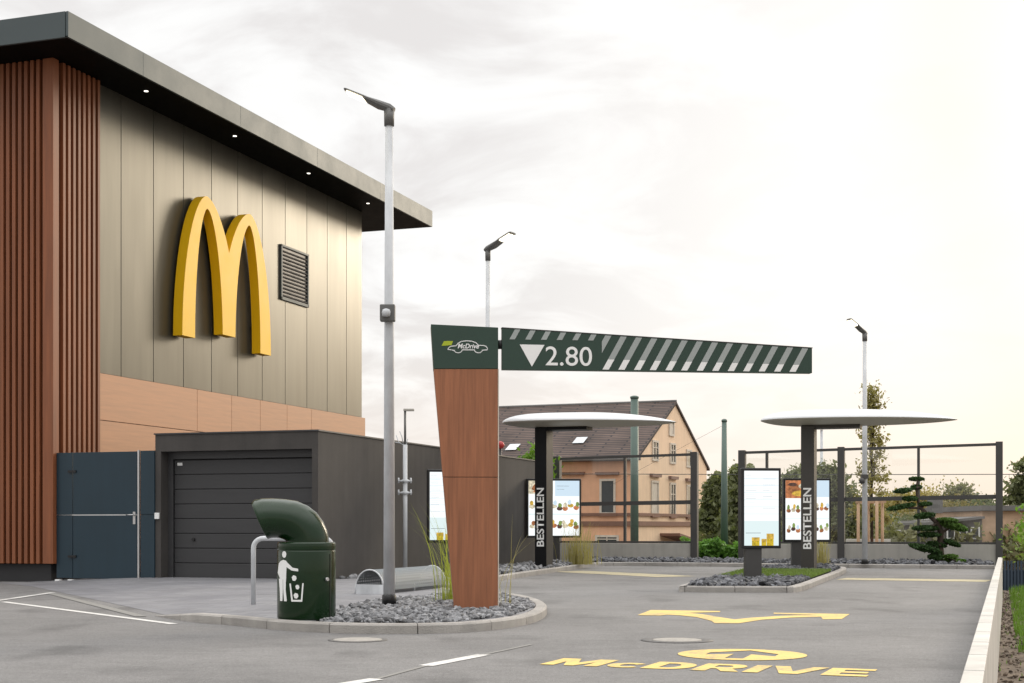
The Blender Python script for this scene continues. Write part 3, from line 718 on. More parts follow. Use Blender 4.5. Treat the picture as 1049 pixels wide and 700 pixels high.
# header print: small car outline, flag and lettering (from crop units 8.07 px)
def HU(x, y): s, z = PS(430+x/8.07, 320+y/8.07); return s, z
def H3(s, z): return PP(s, z, .008)
def stroke(pts, w, m, nm):
    k = MB(); k.ribbon([HU(*p) for p in pts], w, H3); return k.build(nm, m, hb, recalc=True)
k = MB()
body = [(285,318),(262,312),(232,308),(240,292),(258,282),(300,278),(318,256),(345,242),(385,237),(430,240),(462,252),(487,274),(530,276),(550,284),(560,300),(556,312),(520,314)]
k.ribbon([HU(*p) for p in body], .0085, H3)
k.ribbon([HU(*p) for p in [(350,312),(452,312)]], .0085, H3)
for cx_ in (317, 485):
    k.ribbon([HU(cx_+32*math.cos(t_), 314+22*math.sin(t_)) for t_ in [math.pi*i/8 for i in range(9)]], .0085, H3)
k.build('car_outline', M['white'], hb, recalc=True)
s0, z0 = HU(313, 300)
sh = .10
text_mesh('McDrive', 'lettering', M['white'], hb, lambda x, y: H3(s0+x, z0+y), w=HU(490, 300)[0]-s0, h=HU(313, 260)[1]-z0, bold=.02, italic=.25)
k = MB(); k.face([H3(*HU(*p)) for p in [(180,278),(200,240),(235,238),(275,240),(262,272),(225,276)]]); k.build('flag', M['lime'], hb)
# beam
BR = PP(.047, 0); bang = R(6.2); BDv = Vector((math.cos(bang), math.sin(bang), 0)); BN = Vector((math.sin(bang), -math.cos(bang), 0))
def BS(px, py): return on(px, py, BR, BDv)
def BP(s, z, n=0.): return BR + BDv*s + BN*n + Vector((0, 0, z))
c1 = BS(515, 378); c2 = BS(832, 382.3); c3 = BS(832, 357); c4 = BS(515, 336.3)
zb0 = 2.70
b = MB(); b.prism([BP(0, zb0), BP(c2[0], zb0), BP(c3[0], c3[1]), BP(0, c4[1])], -BN*.10); beam = b.build('beam', M['green'], cs, bevel=.003)
b = MB(); b.prism([BP(-.004, c4[1]+.001, .004), BP(c3[0]+.004, c3[1]+.001, .004), BP(c3[0]+.004, c3[1]+.010, .004), BP(-.004, c4[1]+.010, .004)], -BN*.108); b.build('top_trim', M['fence'], beam)
b = MB(); b.tube([PP(-.03, 2.98, -.12), PP(.09, 2.98, -.07)], .05, 16); b.build('connector', M['black'], cs)
def topz(s): return c4[1]+(c3[1]-c4[1])*s/c3[0]
Lb = c3[0]; sx = BS(616.5, 379)[0]; pitch = (BS(808, 379)[0]-sx)/12; wq = .070; slp = .55
gm = MB(); wm = MB()
for i in range(-1, 14):
    s_ = sx+i*pitch
    def clip(poly):   # clip to s >= sx and to right edge
        out = []
        for (a, b2) in zip(poly, poly[1:]+poly[:1]):
            if a[0] >= sx: out.append(a)
            if (a[0] >= sx) != (b2[0] >= sx):
                f = (sx-a[0])/(b2[0]-a[0]); out.append((sx, a[1]+f*(b2[1]-a[1])))
        return out
    def xa(z): return s_+(z-zb0)*slp
    zl = zb0+.012
    # solve top crossing
    zt = topz(s_+.2)-.006; zt = topz(xa(zt))-.006; zt2 = topz(xa(zt)+wq)-.006
    zm = zb0+(zt-zb0)*.33  # each slash changes here from white below to grey above
    p1 = clip([(xa(zm), zm), (xa(zm)+wq, zm), (xa(zt2)+wq, zt2), (xa(zt), zt)])
    p0 = clip([(xa(zl), zl), (xa(zl)+wq, zl), (xa(zm)+wq, zm-.001), (xa(zm), zm-.001)])
    if i == 13: continue
    if len(p1) > 2: gm.face([BP(a, z, .004) for a, z in p1])
    if len(p0) > 2: wm.face([BP(a, z, .004) for a, z in p0])
x0 = BS(521.8, 347.4)[0]; zlow = BS(560, 348.3)[1]
for i in range(6):
    a = x0+i*pitch*.985; zt = topz(a+.05)-.006; h_ = zt-zlow
    gm.face([BP(a, zlow, .004), BP(a+.06, zlow, .004), BP(a+.06+h_*slp, zt, .004), BP(a+h_*slp, zt, .004)])
gm.build('grey_stripes', M['stripegrey'], beam); wm.build('white_stripes', M['white'], beam)
ta_ = BS(532.3, 353); tb2 = BS(557.8, 353.5); tc_ = BS(544.8, 375.8)
MB().face and None
k = MB(); k.face([BP(*ta_, .004), BP(*tb2, .004), BP(*tc_, .004)]); k.build('down_triangle', M['white'], beam)
a_ = BS(558.8, 374.6); b_ = BS(606.4, 355.6)
text_mesh('2.80', 'lettering', M['white'], beam, lambda x, y: BP(a_[0]+x, a_[1]+y, .004), w=b_[0]-a_[0], h=b_[1]-a_[1]+.0, bold=.003)
# ------------------------------------------------------------------ litter bin
bn = empty('litter_bin', (-2.05, 14.42, .085), 'bottle-green litter bin with curved hood and white litter pictogram beside the kerb', 'bin', rz=0)
r_ = .290; zt_ = .765
b = MB(); b.lathe([(r_*.97, 0), (r_, .02), (r_, zt_-.09), (r_*.985, zt_-.085), (r_*.985, zt_-.075), (r_, zt_-.07), (r_, zt_-.012), (r_-.012, zt_), (.05, zt_+.004)], n=48); b.build('body', M['bin'], bn, world=False, bevel=.002)
um = .001918*14.42/14.2
def cl(p, q): return p[0]*(1-q)+p[1]*q
hood = MB(); rings = []
# centre line and half widths measured in units of the side view (x right, z up)
prof = [((486,285),(270,285)), ((486,262),(270,281)), ((478,225),(266,277)), ((458,180),(260,273)), ((425,135),(252,270)), ((380,100),(242,267)), ((325,76),(231,265)), ((265,66),(219,264)), ((205,62),(206,264)), ((150,62),(195,265)), ((108,70),(184,268)), ((96,84),(178,270))]
nn = 28
for (ox, oy), (ix, iy) in prof:
    O_ = Vector(((ox-372.5)*um, 0, zt_+(285-oy)*um)); I_ = Vector(((ix-372.5)*um, 0, zt_+(285-iy)*um))
    c = (O_+I_)/2; ax = (O_-I_)/2
    hw = .205
    rings.append([hood.bm.verts.new(c+ax*math.cos(2*math.pi*k/nn)+Vector((0, hw*math.sin(2*math.pi*k/nn), 0))) for k in range(nn)])
for a, b in zip(rings, rings[1:]):
    for k in range(nn):
        f = hood.bm.faces.new((a[k], a[(k+1)%nn], b[(k+1)%nn], b[k])); f.smooth = True
# rolled lip and inner throat
lastc = sum((v_.co for v_ in rings[-1]), Vector())/nn; prev = rings[-1]
for sc, dx in ((.97, -.004), (.90, .008), (.85, .06), (.80, .25)):
    rg = [hood.bm.verts.new(lastc+(v_.co-lastc)*sc+Vector((dx, 0, dx*.1))) for v_ in rings[-1]]
    for k in range(nn):
        f = hood.bm.faces.new((prev[k], prev[(k+1)%nn], rg[(k+1)%nn], rg[k])); f.smooth = True; f.material_index = 1 if sc < .88 else 0
    prev = rg
f = hood.bm.faces.new(prev); f.material_index = 1
ho = hood.build('hood', [M['bin'], M['binin']], bn, world=False); ho.rotation_euler.z = R(6)
def cyl(x, y, rr=r_+.003):
    a = math.asin(max(-.995, min(.995, (x-372.5)/148.5))); 
    return Vector((rr*math.sin(a), -rr*math.cos(a), (672-y)*um*1.02))
pic = MB()
def cpoly(pts):
    t_ = bmesh.new(); t_.faces.new([t_.verts.new((x, y, 0)) for x, y in pts]); bmesh.ops.triangulate(t_, faces=t_.faces)
    x = min(p[0] for p in pts)+5
    while x < max(p[0] for p in pts):
        bmesh.ops.bisect_plane(t_, geom=t_.verts[:]+t_.edges[:]+t_.faces[:], plane_co=(x,0,0), plane_no=(1,0,0)); x += 5
    for f_ in t_.faces: pic.face([cyl(v_.co.x, v_.co.y) for v_ in f_.verts])
    t_.free()
cpoly([(263+11*math.cos(t_*.628), 347+17*math.sin(t_*.628)) for t_ in range(10)])
cpoly([(235,395),(245,380),(258,374),(272,378),(282,392),(275,400),(272,470),(243,470),(230,440)])
cpoly([(275,392),(282,390),(304,412),(332,417),(332,430),(300,426),(272,408)])
cpoly([(236,468),(256,468),(256,520),(254,578),(242,578),(240,520)]); cpoly([(257,468),(272,468),(270,520),(276,578),(262,578),(258,520)])
for q in ([(289,490),(296,490),(306,572),(298,578)], [(352,488),(359,488),(352,578),(345,572)], [(298,570),(352,570),(352,579),(298,579)]): cpoly(q)
for (x, y, s_) in ((312,463,12), (328,507,10), (321,550,12)):
    cpoly([(x-s_, y-4), (x-s_*.3, y-s_*1.2), (x+s_*.8, y-s_*.8), (x+s_, y+3), (x+s_*.4, y+s_*1.2), (x-s_*.6, y+s_)])
po_ = pic.build('litter_pictogram', M['white'], bn, world=False); po_.rotation_euler.z = R(8)
MB().tube([cyl(484, 470), cyl(484, 470, r_+.03)], .018, 12).build('lock', M['steel'], bn, world=False)
dl = MB(); 
for xx in (500,): dl.face([cyl(xx, 660), cyl(xx+3, 660), cyl(xx+3, 345), cyl(xx, 345)])
dl.build('door_gap', M['black'], bn, world=False)
# ------------------------------------------------------------------ hoop barrier
p0 = Vector((-3.13, 17.5, 0)); hp = empty('hoop_barrier', tuple(p0), 'slim galvanised hoop barrier standing just behind the green bin', 'barrier')
hh = .862; path = [p0+Vector((0,0,.05)), p0+Vector((0,0,hh-.12))]+[p0+Vector((.12-.12*math.cos(a*math.pi/12), 0, hh-.12+.12*math.sin(a*math.pi/12))) for a in range(1,7)]
path += [p0+Vector((.85,-.02,hh-.0))]+[p0+Vector((.85+.1*math.sin(a*math.pi/12), -.02, hh-.10+.10*math.cos(a*math.pi/12))) for a in range(1,7)]+[p0+Vector((.95,-.02,.05))]
MB().tube(path, .030, 12).build('hoop', M['galv'], hp)
# ------------------------------------------------------------------ perforated arch
pa = empty('bench', (-2.0, 19.6, .09), 'low half-round perforated grey steel bench behind the lamp post', 'bench')
A0 = Vector((-1.93, 19.6, .09)); LU = 2.25; rr = .215; hz_ = .33
bm = bmesh.new(); uvl = bm.loops.layers.uv.new('UVMap'); na, nl = 20, 12
grid = []
for i in range(nl+1):
    row = []
    for k in range(na+1):
        a = math.pi*(1-k/na)
        row.append((bm.verts.new(A0+U*(LU*i/nl)+V*(rr*math.cos(a))+Vector((0,0, (.0 if k in (0,) else 0)+max(.05 if k > na*.93 else 0, hz_*math.sin(a)**.8)))), (i/nl*LU*1.0, k/na*.8)))
    grid.append(row)
for i in range(nl):
    for k in range(na):
        q = [grid[i][k], grid[i+1][k], grid[i+1][k+1], grid[i][k+1]]
        f = bm.faces.new([x[0] for x in q]); f.smooth = True
        for lp, x in zip(f.loops, q): lp[uvl].uv = x[1]
bmesh.ops.translate(bm, verts=bm.verts, vec=-Vector(pa.location))
me = bpy.data.meshes.new('perforated_shell'); bm.to_mesh(me); bm.free(); me.materials.append(M['perf']); o = bpy.data.objects.new('perforated_shell', me); COL.objects.link(o); o.parent = pa
for i in (0, 1):
    c = A0+U*(LU*i)
    MB().prism([c+V*x+Vector((0,0,z)) for x, z in ((-rr,0),(rr,0),(rr*.985,.13),(-rr*.985,.13))], U*.006).build('end_plate', M['galv'], pa)
    MB().tube([c+V*(rr*math.cos(a*math.pi/14))+Vector((0,0,hz_*math.sin(a*math.pi/14)**.8)) for a in range(15)], .010, 6).build('rim', M['galv'], pa)
for t_ in (.12, 1.1, 2.1):
    c = A0+U*t_+V*rr*.9; MB().tube([c, c+Vector((0,0,.12))], .012, 8).build('leg', M['galv'], pa)
# ------------------------------------------------------------------ lamp posts
LED = emis('led_panel', (1, .90, .66), 9)
def lamp(name, base, h, rad, yaw, label, cat='street lamp', group='galvanised lamp posts round the drive lane', tilt=24, hl=.55, boot=True, head=True):
    e = empty(name, tuple(base), label, cat, group)
    MB().tube([(0,0,0),(0,0,h*.5),(0,0,h-.12)], [rad, rad*.85, rad*.66], 16).build('pole', M['galv'], e, world=False)
    if boot: MB().lathe([(rad*1.25, .0), (rad*1.2, .11), (rad*1.02, .12)], c=(0,0,0), n=16).build('boot', M['black'], e, world=False)
    ca, sa = math.cos(yaw), math.sin(yaw); tl_ = R(tilt)
    ax = Vector((ca*math.cos(tl_), sa*math.cos(tl_), math.sin(tl_))); side_ = Vector((-sa, ca, 0)); up_ = ax.cross(side_)*-1
    if up_.z < 0: up_ = -up_
    jo = Vector((0,0,h-.02))
    MB().tube([(0,0,h-.22),(0,0,h-.03)], [rad*.85, rad*.9], 14).build('collar', M['headgrey'], e, world=False)
    hd_ = MB(); secs = [(-.06,.045,.03,.02),(0.0,.06,.045,.035),(.13,.08,.035,.05),(.27,.10,.02,.032),(.30,.11,.020,.020),(hl-.02,.11,.016,.016),(hl,.09,.012,.012)]
    rg = []
    for s_, w_, u1, d1 in secs:
        c = jo+ax*s_; rg.append([hd_.bm.verts.new(c+side_*w_*x+up_*(u1 if z > 0 else -d1)*abs(z)) for x, z in ((-1,.3),(-.6,1),(.6,1),(1,.3),(1,-.3),(.6,-1),(-.6,-1),(-1,-.3))])
    for a, b2 in zip(rg, rg[1:]):
        for k in range(8): hd_.bm.faces.new((a[k], a[(k+1)%8], b2[(k+1)%8], b2[k]))
    hd_.bm.faces.new(rg[0][::-1]); hd_.bm.faces.new(rg[-1])
    hd_ = hd_.build('lamp_head', M['headgrey'], e, world=False)
    l_ = MB(); c0_ = jo+ax*.31-up_*.0202; c1_ = jo+ax*(hl-.04)-up_*.0168
    l_.prism([c0_-side_*.095, c0_+side_*.095, c1_+side_*.085, c1_-side_*.085], -up_*.010); l_.build('led_panel', LED, hd_, world=False)
    return e
l1 = lamp('street_lamp', (-1.385, 16.3, .12), 5.62, .066, R(172), 'nearest tall galvanised lamp post rising from the gravel beside the green bin')
bx = MB(); bx.box((-.01,-.075,3.28), (.17,.10,.19)); bx.build('junction_box', M['headgrey'], l1, world=False, bevel=.012)
bx = MB(); bx.lathe([(.012,-.05),(.045,-.045),(.05,0),(.04,.03),(.01,.04)], c=(-.02,-.15,3.28), n=14); bx.build('sensor', M['galv'], l1, world=False)
l2 = lamp('street_lamp', (-.41, 24.6, .09), 5.66, .052, R(-32), 'tall lamp post rising behind the timber pillar with its lit head turned right')
l3 = lamp('street_lamp', (8.54, 35.0, .10), 5.62, .070, R(200), 'tall lamp post standing in the gravel strip in front of the right glass barrier', tilt=35)
bx = MB(); bx.lathe([(.02,-.08),(.06,-.06),(.075,0),(.05,.05),(.02,.07)], c=(-.09,-.10,2.02), n=14); bx.box((-.02,-.08,2.12), (.16,.10,.10)); bx.build('camera_dome', M['fence'], l3, world=False)
l4 = empty('light_mast', (-2.0, 27.05, .09), 'thin short light mast with clamps against the dark rendered wall', 'lamp post')
MB().tube([(0,0,0),(0,0,2.45)], .042, 12).build('mast', M['galv'], l4, world=False)
MB().tube([(0,0,2.44),(0,0,3.09)], .022, 8).build('upper_rod', M['headgrey'], l4, world=False)
MB().box((.07,0,3.10), (.20,.09,.045)).build('lamp_head', M['canopyunder'], l4, world=False, bevel=.01)
for z in (1.52, 1.74):
    k = MB(); k.lathe([(.062,0),(.062,.06)], c=(0,0,z), n=12); k.tube([(-.13,-.03,z+.03),(.13,-.03,z+.03)], .018, 8); k.tube([(-.12,-.03,z-.01),(-.12,-.03,z+.09)], .016, 6); k.tube([(.11,-.03,z-.01),(.11,-.03,z+.09)], .016, 6); k.build('clamp', M['galv'], l4, world=False)
k = MB(); k.tube([(0,0,2.42),(-.12,0,2.50),(-.17,0,2.63)], .010, 6); k.tube([(-.03,0,2.44),(-.06,0,2.60),(-.10,0,2.70)], .009, 6); k.tube([(.02,0,2.44),(.05,0,2.56)], .009, 6); k.tube([(-.1,0,2.48),(-.2,0,2.5)], .008, 6); k.build('bird_spikes', M['galv'], l4, world=False)
l5 = empty('far_lamp', (12.85, 60, -.82), 'slim distant street lamp seen under the right canopy', 'street lamp')
MB().tube([(0,0,0),(0,0,5.85)], [.09,.055], 10).build('pole', M['galv'], l5, world=False); MB().box((-.05,0,5.93), (.26,.2,.12)).build('lamp_head', M['headgrey'], l5, world=False, bevel=.02)
# ------------------------------------------------------------------ order points
def order_point(p, ztop, cxoff, m_post, label, textpx):
    e = empty('order_point', tuple(p), label, 'order canopy', 'white drive-through order canopies')
    fw, fd = .27, .50; P = lambda t_, v_, z_: U*t_+V*v_+Vector((0,0,z_))
    hh = ztop-p.z
    b = MB(); b.span((0, -fw/2, 0), (.035, fw/2, hh), P=P); po = b.build('post', m_post, e, world=False, bevel=.006)
    b = MB(); b.span((.037, -fw/2+.01, 0), (fd, fw/2-.006, hh), P=P); b.build('rear_post', M['post1'], e, world=False, bevel=.004)
    b = MB(); b.span((.02, fw/2+.002, hh-.055), (fd, 1.05, hh+.02), P=P); b.span((.1, -fw/2, hh+.001), (fd, fw/2, hh+.05), P=P); b.build('bracket', m_post, e, world=False)
    # canopy: lens-shaped shell, blunt at the left, tapering to the right
    nx, ny = 44, 28; Lh = 1.98; Bh = 1.02; top = MB(); und = MB()
    def hw(x): 
        return Bh*(1-abs(x)**2.4)**.5 if x < 0 else Bh*(1-abs(x)**1.9)**.62
    def P3(x, y, top_):
        hwx = hw(x); edge = 1-y*y
        lens = (edge**.6)*(max(0, 1-abs(x)**4.5)**.55 if x < 0 else max(0, 1-abs(x)**1.9)**.9)
        z = (.20*lens+.02*edge**.3*(1-abs(x)**6) if top_ else -.035*lens-.055*edge**.35*(max(0, 1-abs(x)**6))*(1-.6*x))
        return U*(fd/2+y*hwx)+V*(cxoff+x*Lh)+Vector((0,0,hh+.10+.03*(-x)+z))
    for top_, mb_ in ((True, top), (False, und)):
        g = [[mb_.bm.verts.new(P3(math.sin(math.pi/2*(-1+2*i/nx)), math.sin(math.pi/2*(-1+2*j/ny)), top_)) for j in range(ny+1)] for i in range(nx+1)]
        for i in range(nx):
            for j in range(ny):
                try:
                    f = mb_.bm.faces.new((g[i][j], g[i+1][j], g[i+1][j+1], g[i][j+1])); f.smooth = True
                except ValueError: pass
        bmesh.ops.remove_doubles(mb_.bm, verts=mb_.bm.verts, dist=1e-4)
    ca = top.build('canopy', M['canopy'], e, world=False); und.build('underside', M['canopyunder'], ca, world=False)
    z0_, z1_ = textpx
    def to3(x, y): return p+P(-.004, -fw/2+.215-y, z0_+x)
    text_mesh('BESTELLEN', 'lettering', M['white'], po, to3, w=z1_-z0_, h=.17, bold=.018)
    return e
Dp = 32.0; q1 = Vector(((553.8-CX)/F*Dp, Dp, .10)); order_point(q1, 3.20, 1.03, M['post1'], 'left order canopy, glossy black post reading BESTELLEN under a white lens roof', (EYE-(560-HY)*Dp/F-.10, EYE-(500-HY)*Dp/F-.10))
Dp = 29.8; q2 = Vector(((827.2-CX)/F*Dp, Dp, .08)); order_point(q2, 3.09, .98, M['post2'], 'right order canopy on the middle island, brown-grey post reading BESTELLEN under a white lens roof', (EYE-(562.5-HY)*Dp/F-.08, EYE-(500-HY)*Dp/F-.08))
# ------------------------------------------------------------------ menu screens
SCW = emis('screen_white', (.95, .99, 1.0), 1.0); SCB = emis('screen_blue', (.66, .82, .95), .9); SCG = emis('screen_pale', (.80, .94, .95), .9)
FD1 = emis('food_brown', (.55, .20, .07), .7, 16); FD2 = emis('food_gold', (.95, .60, .08), .8, 22); FD3 = emis('food_orange', (.9, .32, .12), .75, 14); FD4 = emis('food_cream', (.95, .85, .62), .85, 18); FD5 = emis('food_dark', (.16, .07, .05), .6, 20); TXT = emis('screen_text', (.25, .30, .34), .8); FDY = emis('fries_yellow', (.85, .60, .02), .8, 30)
FDG = emis('food_leaf', (.35, .50, .12), .7, 20)
def board(p, w, z0, z1, yaw, label, kind, pole=(0, .22), group='illuminated menu boards on posts'):
    e = empty('menu_board', tuple(p), label, 'menu board', group, rz=yaw)
    dpt = .14; zc = (z0+z1)/2; h = z1-z0
    b = MB(); b.box((0, dpt/2, zc), (w, dpt, h)); b.box((0, dpt+.05, zc), (w*.7, .10, h*.45)); b.build('housing', M['black'], e, world=False, bevel=.012)
    b = MB(); b.box((pole[0], .10, z0/2-.01), (pole[1], .14, z0-.0+.04)); b.build('post', M['fence'], e, world=False, bevel=.006)
    sw, sh = w-.09, h-.10; x0 = -sw/2; zz = z0+.05
    b = MB(); b.face([(x0, -.004, zz), (x0+sw, -.004, zz), (x0+sw, -.004, zz+sh), (x0, -.004, zz+sh)]); sc = b.build('screen', SCW, e, world=False)
    lay = {}
    def rect(a0, b0, a1, b1, m_, lev=1):
        lay.setdefault((m_.name, lev), (m_, MB()))[1].face([(x0+a*sw, -.004-.003*lev, zz+b_*sh) for a, b_ in ((a0,b0),(a1,b0),(a1,b1),(a0,b1))])
    def blob(cx_, cy_, rx_, ry_, m_, lev=2, n=9):
        lay.setdefault((m_.name, lev), (m_, MB()))[1].face([(x0+(cx_+rx_*math.cos(2*math.pi*k/n)*random.uniform(.75,1.1))*sw, -.004-.003*lev, zz+(cy_+ry_*math.sin(2*math.pi*k/n)*random.uniform(.75,1.1))*sh) for k in range(n)])
    if kind == 'food':
        rect(0, .76, .48, 1, FD4); rect(.52, .72, 1, 1, SCB); rect(.0, .38, 1, .40, SCG)
        blob(.24, .88, .20, .10, FD1); blob(.22, .90, .12, .06, FD5, 3); blob(.26, .80, .18, .03, FD3, 3)
        for y_ in (.52, .17):
            for k_ in range(9):
                cx_ = .07+k_*.108; dy = random.uniform(-.03, .03)
                blob(cx_, y_+dy, .06, .045, random.choice([FD1, FD3, FD2, FD4, FD5]), 2); blob(cx_+random.uniform(-.03,.03), y_+dy+.06, .04, .05, random.choice([FD2, FDG, FD4, SCB, FD1]), 3)
        for k_ in range(8): rect(.55, .80+.02*k_, random.uniform(.7, .95), .807+.02*k_, TXT) if k_ in (2,5) else None
    elif kind == 'burger':
        rect(0, .70, .50, 1, FD3); rect(.62, .72, 1, 1, SCB); blob(.2, .86, .15, .09, FD1); blob(.3, .78, .18, .05, FD2, 3); blob(.16, .93, .12, .03, FD5, 3); blob(.38, .9, .08, .05, FD4, 3)
        for y_ in (.50, .17):
            for k_ in range(9):
                cx_ = .07+k_*.108; dy = random.uniform(-.03, .03)
                blob(cx_, y_+dy, .055, .04, random.choice([FD1, FD3, FD4, FD5]), 2); blob(cx_+random.uniform(-.03,.03), y_+dy+.055, .035, .045, random.choice([FD2, FDG, FD4, SCB]), 3)
        rect(0, .35, 1, .36, SCG)
    elif kind == 'list':
        for k_ in range(6): rect(0, .42+k_*.095, 1, .425+k_*.095, SCB)
        rect(.5, .40, .503, 1, SCG); rect(0, .0, 1, .33, SCG, 1)
        for r0 in range(22):
            if random.random() < .75:
                y_ = .42+r0*.026; rect(.04, y_, random.uniform(.18, .40), y_+.003, SCB if r0 % 4 else TXT, 2)
                if random.random() < .6: rect(.54, y_, random.uniform(.65, .92), y_+.003, SCB if r0 % 3 else TXT, 2)
        rect(.04, .165, .48, .172, TXT, 2)
        for cx_, wx, hh2 in ((.33,.11,.11), (.57,.07,.09), (.75,.10,.16)):
            rect(cx_-wx, 0.0, cx_+wx, hh2*.6, FDY, 2); rect(cx_-wx*1.05, hh2*.55, cx_+wx*1.05, hh2, FD2, 3)
    for (nm, lv), (m_, mb_) in lay.items(): mb_.build('screen_picture', m_, sc, world=False)
    return e
def bpos(px, D, z): return Vector(((px-CX)/F*D, D, z))
def zb(py, D): return EYE-(py-HY)*D/F
D = 25.2; board(bpos(780, D, .08), .70, zb(562, D)-.08, zb(479.5, D)-.08, R(5), 'front-most menu board on the middle island, pale price list with fries along the bottom', 'list', pole=(-.13, .29))
D = 31.8; board(bpos(827, D, .08), 1.06, zb(555.3, D)-.08, zb(490, D)-.08, R(3), 'menu board with burger pictures standing behind the right order post', 'burger', pole=(-.20, .26))
D = 35.0; board(bpos(567.5, D, .10), 1.33, zb(551, D)-.10, zb(490.5, D)-.10, R(6), 'wide menu board with food pictures behind the left order post', 'food', pole=(-.18, .24))
D = 27.6; board(bpos(456, D, .10), .68, zb(556, D)-.10, zb(481, D)-.10, R(10), 'bright white menu board half hidden behind the timber sign pillar', 'list', pole=(.0, .12))
# ------------------------------------------------------------------ glass barriers
FP = Vector(((757-CX)/F*40, 40, 0))
def FW(s, t_, z): return FP + V*s + U*t_ + Vector((0, 0, z))
def fs(px): r = (px-CX)/F; return (r*FP.y-FP.x)/(V.x-r*V.y)
def ftop(s): return 3.075+.0165*s+.01
def fmid(s): return 1.765+.012*s
def barrier(label, s0, s1, posts, mull, wallends):
    e = empty('glass_barrier', tuple(FW((s0+s1)/2, 0, 0)), label, 'glass fence', 'glazed noise barriers behind the drive lane')
    MB().span((.0-.09, 0, -.85), (.09, 0, .54)) if False else None
    b = MB(); b.span((wallends[0], -.08, -.85), (wallends[1], .08, .54), P=FW); b.build('low_wall', M['concrete'], e, bevel=.01)
    def bar(a, b_, fz, h, d=.09):
        k = MB(); k.prism([FW(a, -d/2, fz(a)-h), FW(b_, -d/2, fz(b_)-h), FW(b_, -d/2, fz(b_)), FW(a, -d/2, fz(a))], U*d); return k
    bar(s0, s1, ftop, .07).build('top_rail', M['fence'], e); bar(s0, s1, fmid, .11).build('middle_rail', M['fence'], e); bar(s0, s1, lambda s: .60, .055, .12).build('bottom_rail', M['fence'], e)
    for px0, px1 in posts:
        a, b_ = fs(px0), fs(px1); k = MB(); k.span((a, -.14, 0), (b_, .10, ftop((a+b_)/2)+.03), P=FW); k.build('post', M['fence'], e, bevel=.006)
    for px in mull:
        a = fs(px); k = MB(); k.span((a-.035, -.052, .56), (a+.035, .052, ftop(a)-.01), P=FW); k.build('mullion', M['fence'], e)
    k = MB(); k.face([FW(s0, 0, .56), FW(s1, 0, .56), FW(s1, 0, fmid(s1)-.05), FW(s0, 0, fmid(s0)-.05)]); k.build('lower_pane', M['glass'], e)
    k = MB(); k.face([FW(s0, 0, fmid(s0)-.02), FW(s1, 0, fmid(s1)-.02), FW(s1, 0, ftop(s1)-.03), FW(s0, 0, ftop(s0)-.03)]); k.build('upper_pane', M['glass'], e)
barrier('left glazed barrier with dark steel frame in front of the salmon house', fs(571), fs(713), [(568,574.5),(708.4,715)], [640.3], (fs(560), fs(708)))
barrier('right glazed barrier with dark steel frame behind the cloud-pruned pine', fs(759), fs(1025), [(757,764),(858.4,865.4),(1020,1027.3)], [785.7, 941], (fs(765), fs(1022)))
# ------------------------------------------------------------------ house
KD = 80.0; KC = Vector(((655.5-CX)/F*KD-.10, KD, 0)); gd_ = Vector((.387, .922, 0)); ld = Vector((-.922, .387, 0))
GW = on(723.8, 480, KC, gd_)[0]; LH = 12.0
def HG_(px, py): return on(px, py, KC, gd_)
def HL_(px, py): return on(px, py, KC, ld)
ze = 1+74.5*KD/F; za_ = HG_(690, 411)[1]; half = GW/2; 
def HP(s, l, z, n=0.): return KC + gd_*s + ld*l + Vector((0,0,z))
hs = empty('house', tuple(KC+Vector((0,0,-.82))), 'two-storey salmon and apricot house with steep brown tiled roof beyond the barrier', 'house')
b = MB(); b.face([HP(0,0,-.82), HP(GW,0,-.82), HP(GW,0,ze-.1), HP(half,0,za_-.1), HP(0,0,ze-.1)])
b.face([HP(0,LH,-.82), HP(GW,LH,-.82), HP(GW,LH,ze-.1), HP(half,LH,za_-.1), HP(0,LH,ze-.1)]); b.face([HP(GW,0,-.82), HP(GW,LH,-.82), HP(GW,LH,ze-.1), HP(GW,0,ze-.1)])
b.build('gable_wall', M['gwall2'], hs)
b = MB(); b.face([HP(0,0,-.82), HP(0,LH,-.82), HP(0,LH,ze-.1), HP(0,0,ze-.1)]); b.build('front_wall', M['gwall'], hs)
# roof with thickness; uv in metres
bm = bmesh.new(); uvl = bm.loops.layers.uv.new('UVMap'); ov = .45; sl = math.hypot(half, za_-ze); dz = (za_-ze)/half
def roofside(s_e, sgn):
    q = [(s_e-sgn*ov, -.10, ze-ov*dz), (s_e-sgn*ov, LH+.3, ze-ov*dz), (half, LH+.3, za_), (half, -.10, za_)]
    for th_ in (0, -.16):
        f = bm.faces.new([bm.verts.new(HP(a, l, z+th_)) for a, l, z in q])
        for lp, (a, l, z) in zip(f.loops, q): lp[uvl].uv = (l, abs(a-half)/half*sl)
roofside(0, 1); roofside(GW, -1)
for a, bb in (((-ov, ze-ov*dz), (half, za_)), ((half, za_), (GW+ov, ze-ov*dz))):
    for l in (-.10, LH+.3): bm.faces.new([bm.verts.new(HP(a[0], l, a[1]-.16)), bm.verts.new(HP(bb[0], l, bb[1]-.16)), bm.verts.new(HP(bb[0], l, bb[1])), bm.verts.new(HP(a[0], l, a[1]))])
bm.faces.new([bm.verts.new(HP(-ov, l, ze-ov*dz+t_)) for l, t_ in ((-.10,-.16),(LH+.3,-.16),(LH+.3,0),(-.10,0))])
bmesh.ops.translate(bm, verts=bm.verts, vec=-Vector(hs.location)); me = bpy.data.meshes.new('roof'); bm.to_mesh(me); bm.free(); me.materials.append(M['tiles'])
hr = bpy.data.objects.new('roof', me); COL.objects.link(hr); hr.parent = hs
k = MB(); k.tube([HP(half, -.10, za_+.01), HP(half, LH+.3, za_+.01)], .09, 8); k.build('ridge', M['greyroof'], hr)
